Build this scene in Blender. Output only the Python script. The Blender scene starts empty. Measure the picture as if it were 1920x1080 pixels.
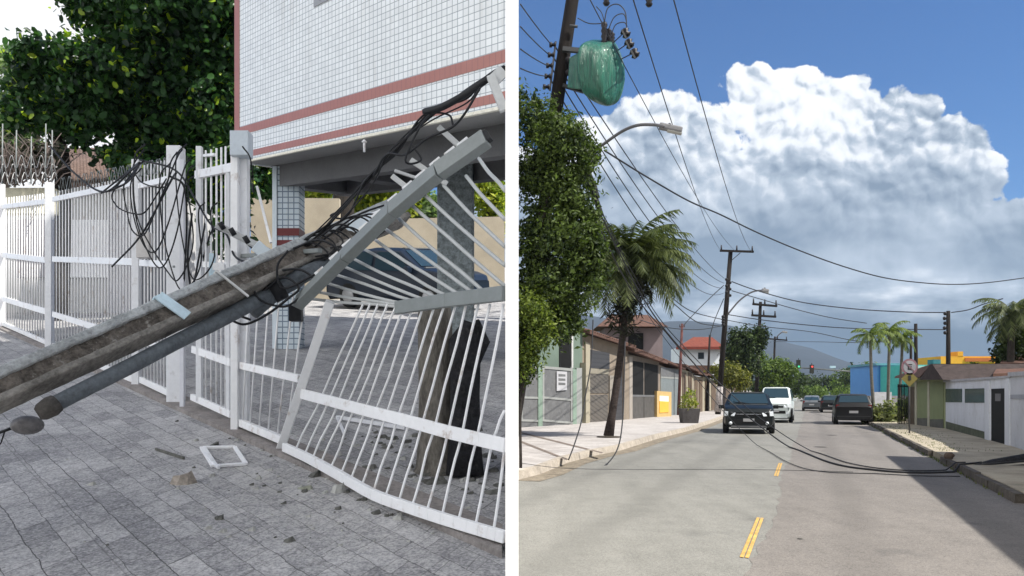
import bpy, math, random
import numpy as np
from mathutils import Vector, Matrix, noise as mnoise
random.seed(7); RNG = np.random.default_rng(7)
SC = bpy.context.scene
COL = SC.collection
R = math.radians

# ------------------------------------------------------------------ camera
cd = bpy.data.cameras.new('camera'); cam = bpy.data.objects.new('camera', cd); COL.objects.link(cam)
cam.location = (0, 0, 0); cam.rotation_euler = (R(90), 0, 0)
cd.sensor_width = 36; cd.lens = 28.125; cd.shift_y = 198 / 1920
cd.clip_start = 0.05; cd.clip_end = 12000
SC.camera = cam
SC.render.resolution_x = 1024; SC.render.resolution_y = 576

# ------------------------------------------------------------------ sun and exposure
SUN_EL = 52.0
SUN_DIR = Vector((0.91 * math.cos(R(SUN_EL)), -0.42 * math.cos(R(SUN_EL)), math.sin(R(SUN_EL)))).normalized()
sl = bpy.data.lights.new('sun', 'SUN'); sl.energy = 4.6; sl.angle = R(0.5); sl.color = (1.0, 0.955, 0.88)
so = bpy.data.objects.new('sun', sl); COL.objects.link(so)
so.rotation_euler = SUN_DIR.to_track_quat('Z', 'Y').to_euler()
SC.view_settings.view_transform = 'Standard'; SC.view_settings.look = 'None'
SC.view_settings.exposure = 0.72; SC.view_settings.gamma = 1.0

# ------------------------------------------------------------------ node expression helper
class E:
    def __init__(s, nt, sock): s.nt, s.s = nt, sock
    def _m(s, op, *a, clamp=False):
        n = s.nt.nodes.new('ShaderNodeMath'); n.operation = op; n.use_clamp = clamp
        for i, v in enumerate((s,) + a):
            if isinstance(v, E): s.nt.links.new(v.s, n.inputs[i])
            else: n.inputs[i].default_value = v
        return E(s.nt, n.outputs[0])
    def __add__(s, o): return s._m('ADD', o)
    __radd__ = __add__
    def __sub__(s, o): return s._m('SUBTRACT', o)
    def __rsub__(s, o): return (s * -1.0) + o
    def __mul__(s, o): return s._m('MULTIPLY', o)
    __rmul__ = __mul__
    def __truediv__(s, o): return s._m('DIVIDE', o)
    def mn(s, o): return s._m('MINIMUM', o)
    def mx(s, o): return s._m('MAXIMUM', o)
    def pw(s, o): return s._m('POWER', o)
    def sqrt(s): return s._m('SQRT')
    def fract(s): return s._m('FRACT')
    def floor(s): return s._m('FLOOR')
    def gt(s, o): return s._m('GREATER_THAN', o)
    def lt(s, o): return s._m('LESS_THAN', o)
    def smooth(s, a, b):
        n = s.nt.nodes.new('ShaderNodeMapRange'); n.interpolation_type = 'SMOOTHSTEP'
        s.nt.links.new(s.s, n.inputs[0]); lo, hi, o0, o1 = (a, b, 0, 1) if a < b else (b, a, 1, 0)
        n.inputs[1].default_value = lo; n.inputs[2].default_value = hi; n.inputs[3].default_value = o0; n.inputs[4].default_value = o1
        return E(s.nt, n.outputs[0])
def comb(nt, x, y, z=0.0):
    n = nt.nodes.new('ShaderNodeCombineXYZ')
    for i, v in enumerate((x, y, z)):
        if isinstance(v, E): nt.links.new(v.s, n.inputs[i])
        else: n.inputs[i].default_value = v
    return n.outputs[0]
def noi(nt, vec, scale, detail=4, rough=.55, dist=0.0, ntype=None):
    n = nt.nodes.new('ShaderNodeTexNoise'); n.inputs['Scale'].default_value = scale; n.inputs['Detail'].default_value = detail
    n.inputs['Roughness'].default_value = rough; n.inputs['Distortion'].default_value = dist
    nt.links.new(vec, n.inputs['Vector']); return E(nt, n.outputs[0])
def mixc(nt, f, a, b, mode='MIX'):
    n = nt.nodes.new('ShaderNodeMix'); n.data_type = 'RGBA'; n.blend_type = mode
    if isinstance(f, E): nt.links.new(f.s, n.inputs[0])
    else: n.inputs[0].default_value = f
    for i, v in ((6, a), (7, b)):
        if isinstance(v, (tuple, list)): n.inputs[i].default_value = tuple(v[:3]) + (1,)
        else: nt.links.new(v, n.inputs[i])
    return n.outputs[2]

# ------------------------------------------------------------------ world: Nishita sky with cumulus
SKY_STRENGTH = 0.11
W = bpy.data.worlds.new('World'); SC.world = W; W.use_nodes = True
def build_world():
    nt = W.node_tree; nt.nodes.clear()
    out = nt.nodes.new('ShaderNodeOutputWorld'); bg = nt.nodes.new('ShaderNodeBackground')
    sky = nt.nodes.new('ShaderNodeTexSky'); sky.sky_type = 'NISHITA'; sky.sun_disc = False
    sky.sun_elevation = R(SUN_EL); sky.sun_rotation = math.atan2(SUN_DIR.x, SUN_DIR.y)
    sky.air_density = 1.15; sky.dust_density = 0.25; sky.ozone_density = 3.0
    tc = nt.nodes.new('ShaderNodeTexCoord'); sp = nt.nodes.new('ShaderNodeSeparateXYZ')
    nt.links.new(tc.outputs['Generated'], sp.inputs[0])
    dx, dy, dz = [E(nt, sp.outputs[i]) for i in range(3)]
    yy = dy.mx(0.08)
    u = dx / yy; v = dz / yy
    p = comb(nt, u, v)
    w1 = noi(nt, p, 7.0, 4, .6) - .5; w2 = noi(nt, comb(nt, u + 7.3, v + 3.1), 7.0, 4, .6) - .5
    w3 = noi(nt, p, 40.0, 4, .6) - .5; w4 = noi(nt, comb(nt, u + 2.3, v + 8.1), 40.0, 4, .6) - .5
    def vor(a, b, scale, off):
        n = nt.nodes.new('ShaderNodeTexVoronoi'); n.feature = 'SMOOTH_F1'; n.voronoi_dimensions = '2D'; n.inputs['Scale'].default_value = scale; n.inputs['Smoothness'].default_value = .16
        nt.links.new(comb(nt, a + off, b + off * .7), n.inputs['Vector']); return E(nt, n.outputs['Distance'])
    def billow(du, dv):
        a = u + w1 * .05 + w3 * .010 + du; b = v + w2 * .05 + w4 * .010 + dv
        h = (vor(a, b, 8.5, .3).pw(1.6)) * -1.0 + (vor(a, b, 25., 1.1).pw(1.4)) * -.62 + (vor(a, b, 62., 2.7).pw(1.4)) * -.26 + noi(nt, comb(nt, a, b), 90., 4, .65) * .30
        return h
    h0 = billow(0, 0); h1 = billow(.0050, .0085)
    uu = u + w1 * .05; vv = v + w2 * .05
    lobes = [(1425,172,50,42),(1500,165,60,42),(1600,165,42,40),(1440,225,75,50),(1470,205,85,62),(1580,195,80,60),(1690,225,58,58),(1780,275,75,50),(1800,330,62,80),(1900,440,90,68),(1500,300,120,110),
             (1650,350,230,130),(1235,285,130,95),(1330,270,60,55),(1150,330,130,120),(1010,440,150,170),(1450,420,350,150),(1700,480,330,110),
             (1300,560,520,70),(1800,560,400,55),(40,60,190,230),(-150,260,420,300),(150,330,200,120),(2300,560,350,90),(2600,480,300,150)]
    d = None
    for (cx, cy, rx, ry) in lobes:
        cu, cv = (cx - 960) / 1500, (738 - cy) / 1500
        a = (uu - cu) * (1500. / rx); b = (vv - cv) * (1500. / ry)
        q = ((a * a + b * b).sqrt() - 1.0) * (min(rx, ry) / 1500.)
        d = q if d is None else d.mn(q)
    d = d.mn(vv - .105)
    d = d - (h0 + .55) * .026 + w3 * .010 + noi(nt, p, 120., 3, .6) * .006 - .003
    mask = d.smooth(.0016, -.0030)
    rel = (h0 - h1) * 1.0
    soft = noi(nt, comb(nt, u * .8, v * 1.7), 5.5, 3, .5) - .5
    soft2 = noi(nt, comb(nt, u * .8 + 3.7, v * 2.6), 9.0, 4, .55) - .5
    up = v.smooth(.15, .40)
    edge = d.smooth(-.10, -.004)
    band = v.smooth(.165, .12) * v.smooth(.06, .10)
    body = up * .42 + edge * .17 + .13 + soft * 1.2 + band * (.15 + soft2 * 1.9)
    leftc = u.smooth(-.30, -.42)
    body = body + rel * (up * 1.15 + .22) + leftc * .8
    hor = (v + soft * .10 + soft2 * .06).smooth(.135, .065) * (1.0 - leftc)
    cr = nt.nodes.new('ShaderNodeValToRGB'); nt.links.new(body.s, cr.inputs[0]); els = cr.color_ramp.elements
    els[0].position = .10; els[0].color = (.165, .23, .325, 1); els[1].position = 1.0; els[1].color = (1.0, 1.0, 1.0, 1)
    e = els.new(.45); e.color = (.43, .50, .60, 1); e = els.new(.70); e.color = (.84, .87, .92, 1)
    c = mixc(nt, hor, cr.outputs[0], (.075, .13, .21))
    front = dy.smooth(.06, .14)
    g = noi(nt, tc.outputs['Generated'], 2.6, 5, .6).smooth(.36, .52)
    K = 0.69 / SKY_STRENGTH
    sc_ = nt.nodes.new('ShaderNodeVectorMath'); sc_.operation = 'SCALE'; nt.links.new(c, sc_.inputs[0]); sc_.inputs['Scale'].default_value = K
    skyc = mixc(nt, 1.0, sky.outputs[0], (.155, .37, .62), 'MULTIPLY')
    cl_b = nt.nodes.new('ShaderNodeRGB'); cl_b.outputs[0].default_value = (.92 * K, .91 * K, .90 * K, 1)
    f = mixc(nt, mask, skyc, sc_.outputs[0])
    cs_ = nt.nodes.new('ShaderNodeVectorMath'); cs_.operation = 'SCALE'; nt.links.new(cl_b.outputs[0], cs_.inputs[0]); nt.links.new((dx.smooth(.0, -.7) * 1.7 + .75).s, cs_.inputs['Scale'])   # unseen cloud brightened to the left, added to fill the shaded lane
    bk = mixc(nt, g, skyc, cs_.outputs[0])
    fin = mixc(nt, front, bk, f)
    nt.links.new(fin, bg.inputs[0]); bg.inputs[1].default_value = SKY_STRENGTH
    nt.links.new(bg.outputs[0], out.inputs[0])
build_world()

# ------------------------------------------------------------------ positions
F = 1500.0
def PD(px, py, Y): return Vector(((px - 960) / F * Y, Y, (738 - py) / F * Y))
GZ = -1.6
def PR(px, py, z=GZ):
    Y = z * F / (738 - py); return Vector(((px - 960) / F * Y, Y, z))
def RD(s, l, z=GZ): return Vector((.3733 * s + l, s, z))
# the uphill lane on the left: U runs along the fence, V into the yard, ground rises with Y
OX, OY, SL, GL = -2.38, 6.74, 0.18, -1.5
UV = Vector((-.86, 1, SL)); VV = Vector((.425, 1, SL)); ZV = Vector((0, 0, 1))
OO = Vector((OX, OY, GL + SL * OY))
def L(u, w, h=0.0): return OO + UV * u + VV * w + ZV * h
def PG(px, py, h=0.0):
    Y = (GL + h) / ((738 - py) / F - SL); return PD(px, py, Y)
def PW(px, py, c=0.0):
    k = (px - 960) / F
    u = (OX + .425 * c - k * (OY + c)) / (k + .86)
    return PD(px, py, OY + u + c)
def gl(p): return GL + SL * p.y          # ground height of the lane under a point

# ------------------------------------------------------------------ materials
MATS = {}
def new_mat(name):
    m = bpy.data.materials.new(name); m.use_nodes = True; nt = m.node_tree; nt.nodes.clear()
    o = nt.nodes.new('ShaderNodeOutputMaterial'); b = nt.nodes.new('ShaderNodeBsdfPrincipled'); nt.links.new(b.outputs[0], o.inputs[0])
    return m, nt, b, o
def pos(nt):
    g = nt.nodes.new('ShaderNodeNewGeometry'); return g.outputs['Position']
def bump(nt, b, h, strength=.4, dist=.02):
    n = nt.nodes.new('ShaderNodeBump'); n.inputs['Strength'].default_value = strength; n.inputs['Distance'].default_value = dist
    nt.links.new(h.s, n.inputs['Height']); nt.links.new(n.outputs[0], b.inputs['Normal'])
def mat(name, col, rough=.6, var=.25, scale=3., metal=0., bmp=.0, spots=None, stretch=None, spec=.25, fine=40.):
    if name in MATS: return MATS[name]
    m, nt, b, o = new_mat(name)
    P = pos(nt)
    if stretch:
        mp = nt.nodes.new('ShaderNodeMapping'); mp.inputs['Scale'].default_value = stretch; nt.links.new(P, mp.inputs[0]); P = mp.outputs[0]
    n1 = noi(nt, P, scale, 6, .65); n2 = noi(nt, P, fine, 3, .6)
    f = (n1 * .65 + n2 * .35).smooth(.3, .7)
    lo = tuple(c * (1 - var) for c in col); hi = tuple(min(1, c * (1 + var)) for c in col)
    c = mixc(nt, f, lo, hi)
    if spots:
        s = noi(nt, P, scale * 2.3, 8, .7).smooth(.55, .70) * spots[1]
        c = mixc(nt, s, c, spots[0])
    nt.links.new(c, b.inputs['Base Color']); b.inputs['Roughness'].default_value = rough; b.inputs['Metallic'].default_value = metal
    b.inputs['Specular IOR Level'].default_value = spec
    if bmp: bump(nt, b, n1 * .4 + n2 * .6, bmp, .02)
    MATS[name] = m; return m
def glass_dark(name, col=(.02, .03, .04)):
    if name in MATS: return MATS[name]
    m, nt, b, o = new_mat(name); b.inputs['Base Color'].default_value = col + (1,); b.inputs['Roughness'].default_value = .18
    b.inputs['Specular IOR Level'].default_value = .25; MATS[name] = m; return m
def paint(name, col, rough=.3):
    if name in MATS: return MATS[name]
    m, nt, b, o = new_mat(name); n = noi(nt, pos(nt), 2.5, 5, .6)
    nt.links.new(mixc(nt, n, tuple(c * .85 for c in col), tuple(min(1, c * 1.12) for c in col)), b.inputs['Base Color'])
    b.inputs['Roughness'].default_value = rough; b.inputs['Specular IOR Level'].default_value = .3; b.inputs['Coat Weight'].default_value = .12; b.inputs['Coat Roughness'].default_value = .15
    MATS[name] = m; return m
def leafmat(name, dark, light, tr=.35, hi=None, scale=1.2, rough=.55):
    if name in MATS: return MATS[name]
    m, nt, b, o = new_mat(name); g = nt.nodes.new('ShaderNodeNewGeometry')
    r = E(nt, g.outputs['Random Per Island']); n = noi(nt, g.outputs['Position'], scale, 3, .6)
    c = mixc(nt, (r * .6 + n * .8 - .2).smooth(.1, .9), dark, light)
    if hi: c = mixc(nt, r.smooth(.93, .97), c, hi)
    nt.links.new(c, b.inputs['Base Color']); b.inputs['Roughness'].default_value = rough; b.inputs['Specular IOR Level'].default_value = .22
    t = nt.nodes.new('ShaderNodeBsdfTranslucent'); nt.links.new(mixc(nt, 1.0, c, (1.5, 1.7, .7), 'MULTIPLY'), t.inputs[0])
    mx = nt.nodes.new('ShaderNodeMixShader'); mx.inputs[0].default_value = tr
    nt.links.new(b.outputs[0], mx.inputs[1]); nt.links.new(t.outputs[0], mx.inputs[2]); nt.links.new(mx.outputs[0], o.inputs[0])
    MATS[name] = m; return m

# ------------------------------------------------------------------ mesh building
def origin(o):
    v = Vector((0, 0, 0))
    while o is not None: v += o.location; o = o.parent
    return v
def tag(o, label=None, cat=None, group=None, kind=None):
    if label: o['label'] = label
    if cat: o['category'] = cat
    if group: o['group'] = group
    if kind: o['kind'] = kind
    return o
def thing(name, label, cat, loc=(0, 0, 0), group=None):
    o = bpy.data.objects.new(name, None); COL.objects.link(o); o.location = loc; o.empty_display_size = .2
    return tag(o, label, cat, group)
class MB:
    def __init__(s): s.v = []; s.f = []; s.sm = []
    def add(s, vs, fs, smooth=False):
        n = len(s.v); s.v += [tuple(p) for p in vs]
        for f in fs: s.f.append([i + n for i in f]); s.sm.append(smooth)
        return s
    def quad(s, *p): return s.add(p, [list(range(len(p)))])
    def hexa(s, b, t):   # bottom 4, top 4 (counter-clockwise)
        return s.add(list(b) + list(t), [[3, 2, 1, 0], [4, 5, 6, 7], [0, 1, 5, 4], [1, 2, 6, 5], [2, 3, 7, 6], [3, 0, 4, 7]])
    def box(s, c, sz, ax=None):
        c = Vector(c); X, Y, Z = ax if ax else (Vector((1, 0, 0)), Vector((0, 1, 0)), Vector((0, 0, 1)))
        x, y, z = X * sz[0] / 2, Y * sz[1] / 2, Z * sz[2] / 2
        b = [c - x - y - z, c + x - y - z, c + x + y - z, c - x + y - z]; t = [p + z * 2 for p in b]
        return s.hexa(b, t)
    def beam(s, p, q, w, d, side=None):   # w across "side", d along the third axis
        p, q = Vector(p), Vector(q); a = (q - p).normalized()
        side = Vector(side) if side is not None else (Vector((0, 0, 1)) if abs(a.z) < .8 else Vector((1, 0, 0)))
        e = (side - a * side.dot(a)).normalized() * w / 2; f = a.cross(e).normalized() * d / 2
        b = [p - e - f, p + e - f, p + e + f, p - e + f]; t = [v + (q - p) for v in b]
        return s.hexa(b, t)
    def poly_beam(s, pts, w, d, side):
        for i in range(len(pts) - 1): s.beam(pts[i], pts[i + 1], w, d, side)
        return s
    def tube(s, pts, r, n=8, cap=True):
        pts = [Vector(p) for p in pts]; rs = r if isinstance(r, (list, tuple)) else [r] * len(pts)
        base = len(s.v); prev = None; vs = []; fs = []
        for i, p in enumerate(pts):
            a = (pts[min(i + 1, len(pts) - 1)] - pts[max(i - 1, 0)])
            if a.length < 1e-9: a = Vector((0, 0, 1))
            a.normalize()
            if prev is None: e = a.orthogonal().normalized()
            else:
                e = prev - a * prev.dot(a)
                e = e.normalized() if e.length > 1e-6 else a.orthogonal().normalized()
            prev = e; g = a.cross(e)
            for k in range(n):
                t = 2 * math.pi * k / n; vs.append(p + (e * math.cos(t) + g * math.sin(t)) * rs[i])
        for i in range(len(pts) - 1):
            for k in range(n):
                k2 = (k + 1) % n; fs.append([i * n + k, i * n + k2, (i + 1) * n + k2, (i + 1) * n + k])
        if cap: fs.append(list(range(n - 1, -1, -1))); fs.append([(len(pts) - 1) * n + k for k in range(n)])
        return s.add(vs, fs, True)
    def ball(s, c, r, n=10, m=7, jit=0., seed=0):
        c = Vector(c); r = Vector(r) if hasattr(r, '__len__') else Vector((r, r, r)); rr = random.Random(seed)
        vs = [c + Vector((0, 0, r.z))]; fs = []
        for i in range(1, m):
            t = math.pi * i / m
            for k in range(n):
                a = 2 * math.pi * k / n; j = 1 + jit * (rr.random() - .5) * 2
                vs.append(c + Vector((math.sin(t) * math.cos(a) * r.x, math.sin(t) * math.sin(a) * r.y, math.cos(t) * r.z)) * j)
        vs.append(c - Vector((0, 0, r.z)))
        for k in range(n): fs.append([0, 1 + k, 1 + (k + 1) % n])
        for i in range(m - 2):
            for k in range(n):
                a = 1 + i * n; fs.append([a + k, a + n + k, a + n + (k + 1) % n, a + (k + 1) % n])
        a = 1 + (m - 2) * n
        for k in range(n): fs.append([a + k, len(vs) - 1, a + (k + 1) % n])
        return s.add(vs, fs, jit == 0)
    def build(s, name, m, parent=None, bev=0.):
        me = bpy.data.meshes.new(name); o = bpy.data.objects.new(name, me); COL.objects.link(o)
        if parent is not None:
            o.parent = parent; off = origin(parent)
        else:
            a = np.array(s.v); off = Vector(((a[:, 0].min() + a[:, 0].max()) / 2, (a[:, 1].min() + a[:, 1].max()) / 2, a[:, 2].min())); o.location = off
        me.from_pydata([(x - off.x, y - off.y, z - off.z) for x, y, z in s.v], [], s.f)
        me.polygons.foreach_set('use_smooth', s.sm); me.materials.append(m); me.update()
        if bev:
            b = o.modifiers.new('bevel', 'BEVEL'); b.width = bev; b.segments = 2; b.limit_method = 'ANGLE'
        return o
def np_mesh(name, V, k, m, parent=None, extra=None):
    """V: (n*k,3) vertices, every k of them one face fan given by extra (list of index tuples) or one k-gon"""
    n = len(V) // k; off = np.array(origin(parent)) if parent is not None else np.array([V[:, 0].mean(), V[:, 1].mean(), V[:, 2].min()])
    me = bpy.data.meshes.new(name)
    if extra is None: extra = [tuple(range(k))]
    ls = sum(len(e) for e in extra)
    idx = np.concatenate([np.array(e) for e in extra]); li = (np.arange(n)[:, None] * k + idx[None, :]).ravel()
    cnt = np.tile([len(e) for e in extra], n); st = np.concatenate([[0], np.cumsum(cnt)[:-1]])
    me.vertices.add(len(V)); me.vertices.foreach_set('co', (V - off).astype(np.float32).ravel())
    me.loops.add(len(li)); me.loops.foreach_set('vertex_index', li.astype(np.int32))
    me.polygons.add(len(cnt)); me.polygons.foreach_set('loop_start', st.astype(np.int32)); me.polygons.foreach_set('loop_total', cnt.astype(np.int32))
    me.materials.append(m); me.update(calc_edges=True); me.validate()
    o = bpy.data.objects.new(name, me); COL.objects.link(o)
    if parent is not None: o.parent = parent
    else: o.location = off
    return o
def leaf_cloud(name, m, blobs, n, size, parent=None, keep=None, clump=.75, round_=False, aspect=.5, shell=.35, gap=-.16):
    """leaves gathered in twig clumps through the volume of the blobs (cx,cy,cz,rx,ry,rz)"""
    B = np.array(blobs, float); wgt = (B[:, 3] * B[:, 4] * B[:, 5]) ** (2 / 3.); wgt /= wgt.sum()
    nc = max(8, n // 14); bi = RNG.choice(len(B), nc, p=wgt)
    d = RNG.normal(size=(nc, 3)); d /= np.linalg.norm(d, axis=1)[:, None]
    rad = (1 - shell * RNG.random(nc) ** 1.3) * (1 + .10 * RNG.normal(size=nc))
    cc = B[bi, :3] + d * B[bi, 3:] * rad[:, None]
    # open gaps: drop clumps where a coarse noise is low
    kp = np.array([mnoise.noise(Vector(c) * (1.1 / max(.4, B[:, 3].mean()) * 2.6)) > gap for c in cc]); cc = cc[kp]; d = d[kp]
    ci = RNG.integers(0, len(cc), n); cs = size * clump * 3.2
    P = cc[ci] + RNG.normal(size=(n, 3)) * cs * .5
    if keep is not None:
        k = keep(P); P = P[k]; ci = ci[k]
    n = len(P)
    nrm = d[ci] * .6 + RNG.normal(size=(n, 3)) * .7 + np.array([0, 0, .35]); nrm /= np.linalg.norm(nrm, axis=1)[:, None]
    a = np.cross(nrm, RNG.normal(size=(n, 3))); a /= np.linalg.norm(a, axis=1)[:, None]; b = np.cross(nrm, a)
    s = size * (.6 + .8 * RNG.random(n))[:, None]; w = s * aspect
    fold = nrm * s * .18
    if round_:
        V = np.stack([P - a * s, P - a * s * .45 + b * w * .9 + fold, P + a * s * .5 + b * w + fold, P + a * s, P + a * s * .5 - b * w + fold, P - a * s * .45 - b * w * .9 + fold], 1).reshape(-1, 3)
        return np_mesh(name, V, 6, m, parent, [(0, 1, 2, 3), (0, 3, 4, 5)])
    V = np.stack([P - a * s, P + b * w + fold, P + a * s, P - b * w + fold], 1).reshape(-1, 3)
    return np_mesh(name, V, 4, m, parent, [(0, 1, 2), (0, 2, 3)])
def limbs(mb, base, ends, r0, seed=0, sag=.15):
    rr = random.Random(seed)
    for e in ends:
        p = Vector(base); e = Vector(e); pts = []
        for i in range(6):
            t = i / 5; q = p.lerp(e, t); q.z += math.sin(t * math.pi) * sag * (e - p).length
            q += Vector((rr.uniform(-1, 1), rr.uniform(-1, 1), 0)) * .04 * (e - p).length * (0 if i in (0, 5) else 1); pts.append(q)
        mb.tube(pts, [r0 * (1 - .8 * i / 5) for i in range(6)], 7)
def sagline(p, q, sag, n=24):
    p, q = Vector(p), Vector(q); return [p.lerp(q, i / n) - Vector((0, 0, sag * 4 * (i / n) * (1 - i / n))) for i in range(n + 1)]
def smoothline(pts, n=6):
    """Catmull-Rom through the points"""
    P = [Vector(p) for p in pts]; P = [P[0] * 2 - P[1]] + P + [P[-1] * 2 - P[-2]]; out = []
    for i in range(1, len(P) - 2):
        a, b, c, d = P[i - 1:i + 3]
        for k in range(n):
            t = k / n; out.append(.5 * ((2 * b) + (c - a) * t + (2 * a - 5 * b + 4 * c - d) * t * t + (3 * b - a - 3 * c + d) * t ** 3))
    out.append(P[-2]); return out
# =================================================================== THE UPHILL LANE (left of the added divider)
def lane_uv(nt):
    """u, w lane coordinates (metres) and height from world position"""
    M = np.array([[UV.x, VV.x, 0], [UV.y, VV.y, 0], [UV.z, VV.z, 1.]]); I = np.linalg.inv(M)
    sp = nt.nodes.new('ShaderNodeSeparateXYZ'); nt.links.new(pos(nt), sp.inputs[0])
    x, y, z = [E(nt, sp.outputs[i]) for i in range(3)]; x = x - OX; y = y - OY; z = z - OO.z
    return [x * I[i, 0] + y * I[i, 1] + z * I[i, 2] for i in range(3)]
def brick(nt, vec, bw, rh, mortar, off=.5, c1=(0, 0, 0), c2=(1, 1, 1), squash=1.):
    n = nt.nodes.new('ShaderNodeTexBrick'); nt.links.new(vec, n.inputs[0]); n.offset = off; n.inputs['Scale'].default_value = 1
    n.inputs['Brick Width'].default_value = bw; n.inputs['Row Height'].default_value = rh; n.inputs['Mortar Size'].default_value = mortar
    n.inputs['Mortar Smooth'].default_value = .3; n.inputs['Color1'].default_value = c1 + (1,); n.inputs['Color2'].default_value = c2 + (1,)
    return n.outputs['Color'], E(nt, n.outputs['Fac'])
def paving_mat():
    m, nt, b, o = new_mat('stone_paving'); u, w, h = lane_uv(nt); P = pos(nt)
    wob = noi(nt, P, 2.0, 3, .5); wob2 = noi(nt, P, 5.0, 4, .6)
    vec = comb(nt, u * 1.32 + (wob - .5) * .09, w * 1.1 + (wob2 - .5) * .05)
    col, mor = brick(nt, vec, .34, .17, .003, .37); col2, mor2 = brick(nt, vec, 1.02, .51, .005, .5)
    vec3 = comb(nt, u * 1.32 + .13, w * 1.1 + .05); col3, mor3 = brick(nt, vec3, .23, .84, .005, .31)
    n1 = noi(nt, P, 1.6, 6, .7); n2 = noi(nt, P, 14., 8, .75); n3 = noi(nt, P, 60., 4, .7)
    mp = nt.nodes.new('ShaderNodeMapping'); mp.inputs['Rotation'].default_value = (0, 0, R(40)); mp.inputs['Scale'].default_value = (1, 3.5, 1); nt.links.new(P, mp.inputs[0])
    n4 = noi(nt, mp.outputs[0], 7., 8, .75, .8)
    sp = nt.nodes.new('ShaderNodeSeparateColor'); nt.links.new(col, sp.inputs[0]); tone = E(nt, sp.outputs[0])
    f = (n1 * .45 + n2 * .55 + n3 * 1.0 + tone * .15 - .60)
    c = mixc(nt, f.smooth(.15, .85), (.13, .13, .14), (.60, .59, .585))
    c = mixc(nt, n4.smooth(.62, .72) * .6, c, (.075, .072, .07)); c = mixc(nt, n4.smooth(.36, .29) * .55, c, (.55, .56, .57))
    gr = (mor * .75 + mor2 * .25 + mor3 * .4)._m('MINIMUM', 1.0) * (n2.smooth(.25, .5) * .7 + .3)
    c = mixc(nt, gr * .85, c, (.045, .043, .042))
    cr = ((noi(nt, P, 2.6, 8, .7, 1.2) - .5)._m('ABSOLUTE')).smooth(.007, .001) * n1.smooth(.45, .6); c = mixc(nt, cr * .8, c, (.04, .04, .04))
    dust = (1.0 - ((w + .45) * 1.3)._m('ABSOLUTE').mn(1.0)) * (1.0 - ((u + 1.3) * .55)._m('ABSOLUTE').mn(1.0)); c = mixc(nt, dust * (n2 + n3 - .45).smooth(.3, .8) * .55, c, (.52, .50, .46))
    nt.links.new(c, b.inputs['Base Color']); b.inputs['Roughness'].default_value = .75
    bump(nt, b, n2 * .5 + n3 * .3 + n4 * .4 - gr * .8, .6, .02); return m
def tile_mat(name, base=(.88, .90, .90), joint=(.24, .28, .30), tu=.0655, th=.0705, joint_w=.0042, tint=None, col=False):
    m, nt, b, o = new_mat(name); u, w, h = lane_uv(nt); 
    if col:
        s_ = nt.nodes.new('ShaderNodeSeparateXYZ'); nt.links.new(pos(nt), s_.inputs[0]); u = E(nt, s_.outputs[0]) + E(nt, s_.outputs[1]); w = u * 0.; h = E(nt, s_.outputs[2])
    col, mor = brick(nt, comb(nt, u + w * .61, h + .02), tu, th, joint_w, 0.)
    sp = nt.nodes.new('ShaderNodeSeparateColor'); nt.links.new(col, sp.inputs[0]); tone = E(nt, sp.outputs[0])
    n = noi(nt, pos(nt), .9, 5, .6)
    c = mixc(nt, (tone * .6 + n * .5), tuple(x * .82 for x in base), base)
    mp = nt.nodes.new('ShaderNodeMapping'); mp.inputs['Scale'].default_value = (5, 5, .5); nt.links.new(pos(nt), mp.inputs[0]); c = mixc(nt, noi(nt, mp.outputs[0], 1.3, 5, .65).smooth(.52, .75) * .35, c, (.52, .50, .45))
    c = mixc(nt, mor * .85, c, joint); nt.links.new(c, b.inputs['Base Color']); b.inputs['Roughness'].default_value = .22
    bump(nt, b, 1.0 - mor, .3, .004); return m
def band_mat():
    m, nt, b, o = new_mat('brick_red_tile'); u, w, h = lane_uv(nt); col, mor = brick(nt, comb(nt, u, h), .0655, 2.0, .004, 0.)
    c = mixc(nt, noi(nt, pos(nt), 3., 4, .6), (.33, .135, .105), (.44, .19, .15)); c = mixc(nt, mor * .5, c, (.20, .10, .09))
    nt.links.new(c, b.inputs['Base Color']); b.inputs['Roughness'].default_value = .35; return m
WHITE = mat('white_painted_steel', (.82, .825, .84), .38, .05, 2.5, spots=((.30, .20, .13), .55), fine=25)
WHITE_F = mat('white_weathered_paint', (.74, .75, .78), .45, .07, 3.0, spots=((.40, .38, .36), .5), fine=25)
GREYST = mat('grey_primer_steel', (.21, .23, .23), .45, .10, 4.0)
BLUEP = mat('pale_blue_paint', (.52, .66, .74), .45, .12, 5.)
BLACKC = mat('black_cable_rubber', (.016, .017, .02), .55, .25, 8.)
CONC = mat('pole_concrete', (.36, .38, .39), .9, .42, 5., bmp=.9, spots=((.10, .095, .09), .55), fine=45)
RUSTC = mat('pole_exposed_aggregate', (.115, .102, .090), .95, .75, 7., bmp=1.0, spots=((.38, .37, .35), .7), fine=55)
GREYPIPE = mat('weathered_grey_tube', (.10, .115, .13), .6, .35, 5., bmp=.25, stretch=(1, 1, 1))
CREAM = mat('cream_render', (.40, .35, .27), .85, .14, 1.5, spots=((.40, .36, .30), .4))
BARK = mat('dark_bark', (.035, .030, .026), .95, .5, 7., bmp=.9, stretch=(3, 3, 1))

# ---- ground of the lane: uphill sheet from the street side to beyond the yards
def lane_pt(x, y): return (x, y, GL + SL * y)
g = MB(); g.quad(lane_pt(-60, .05), lane_pt(0, .05), lane_pt(0, 70), lane_pt(-60, 70))
g.quad((-60, .05, -1.75), (0, .05, -1.75), lane_pt(0, .05), lane_pt(-60, .05)); g.quad((0, .05, -1.75), (0, 70, -1.75), lane_pt(0, 70), lane_pt(0, .05))
tag(g.build('pavement', paving_mat()), kind='structure')
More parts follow.
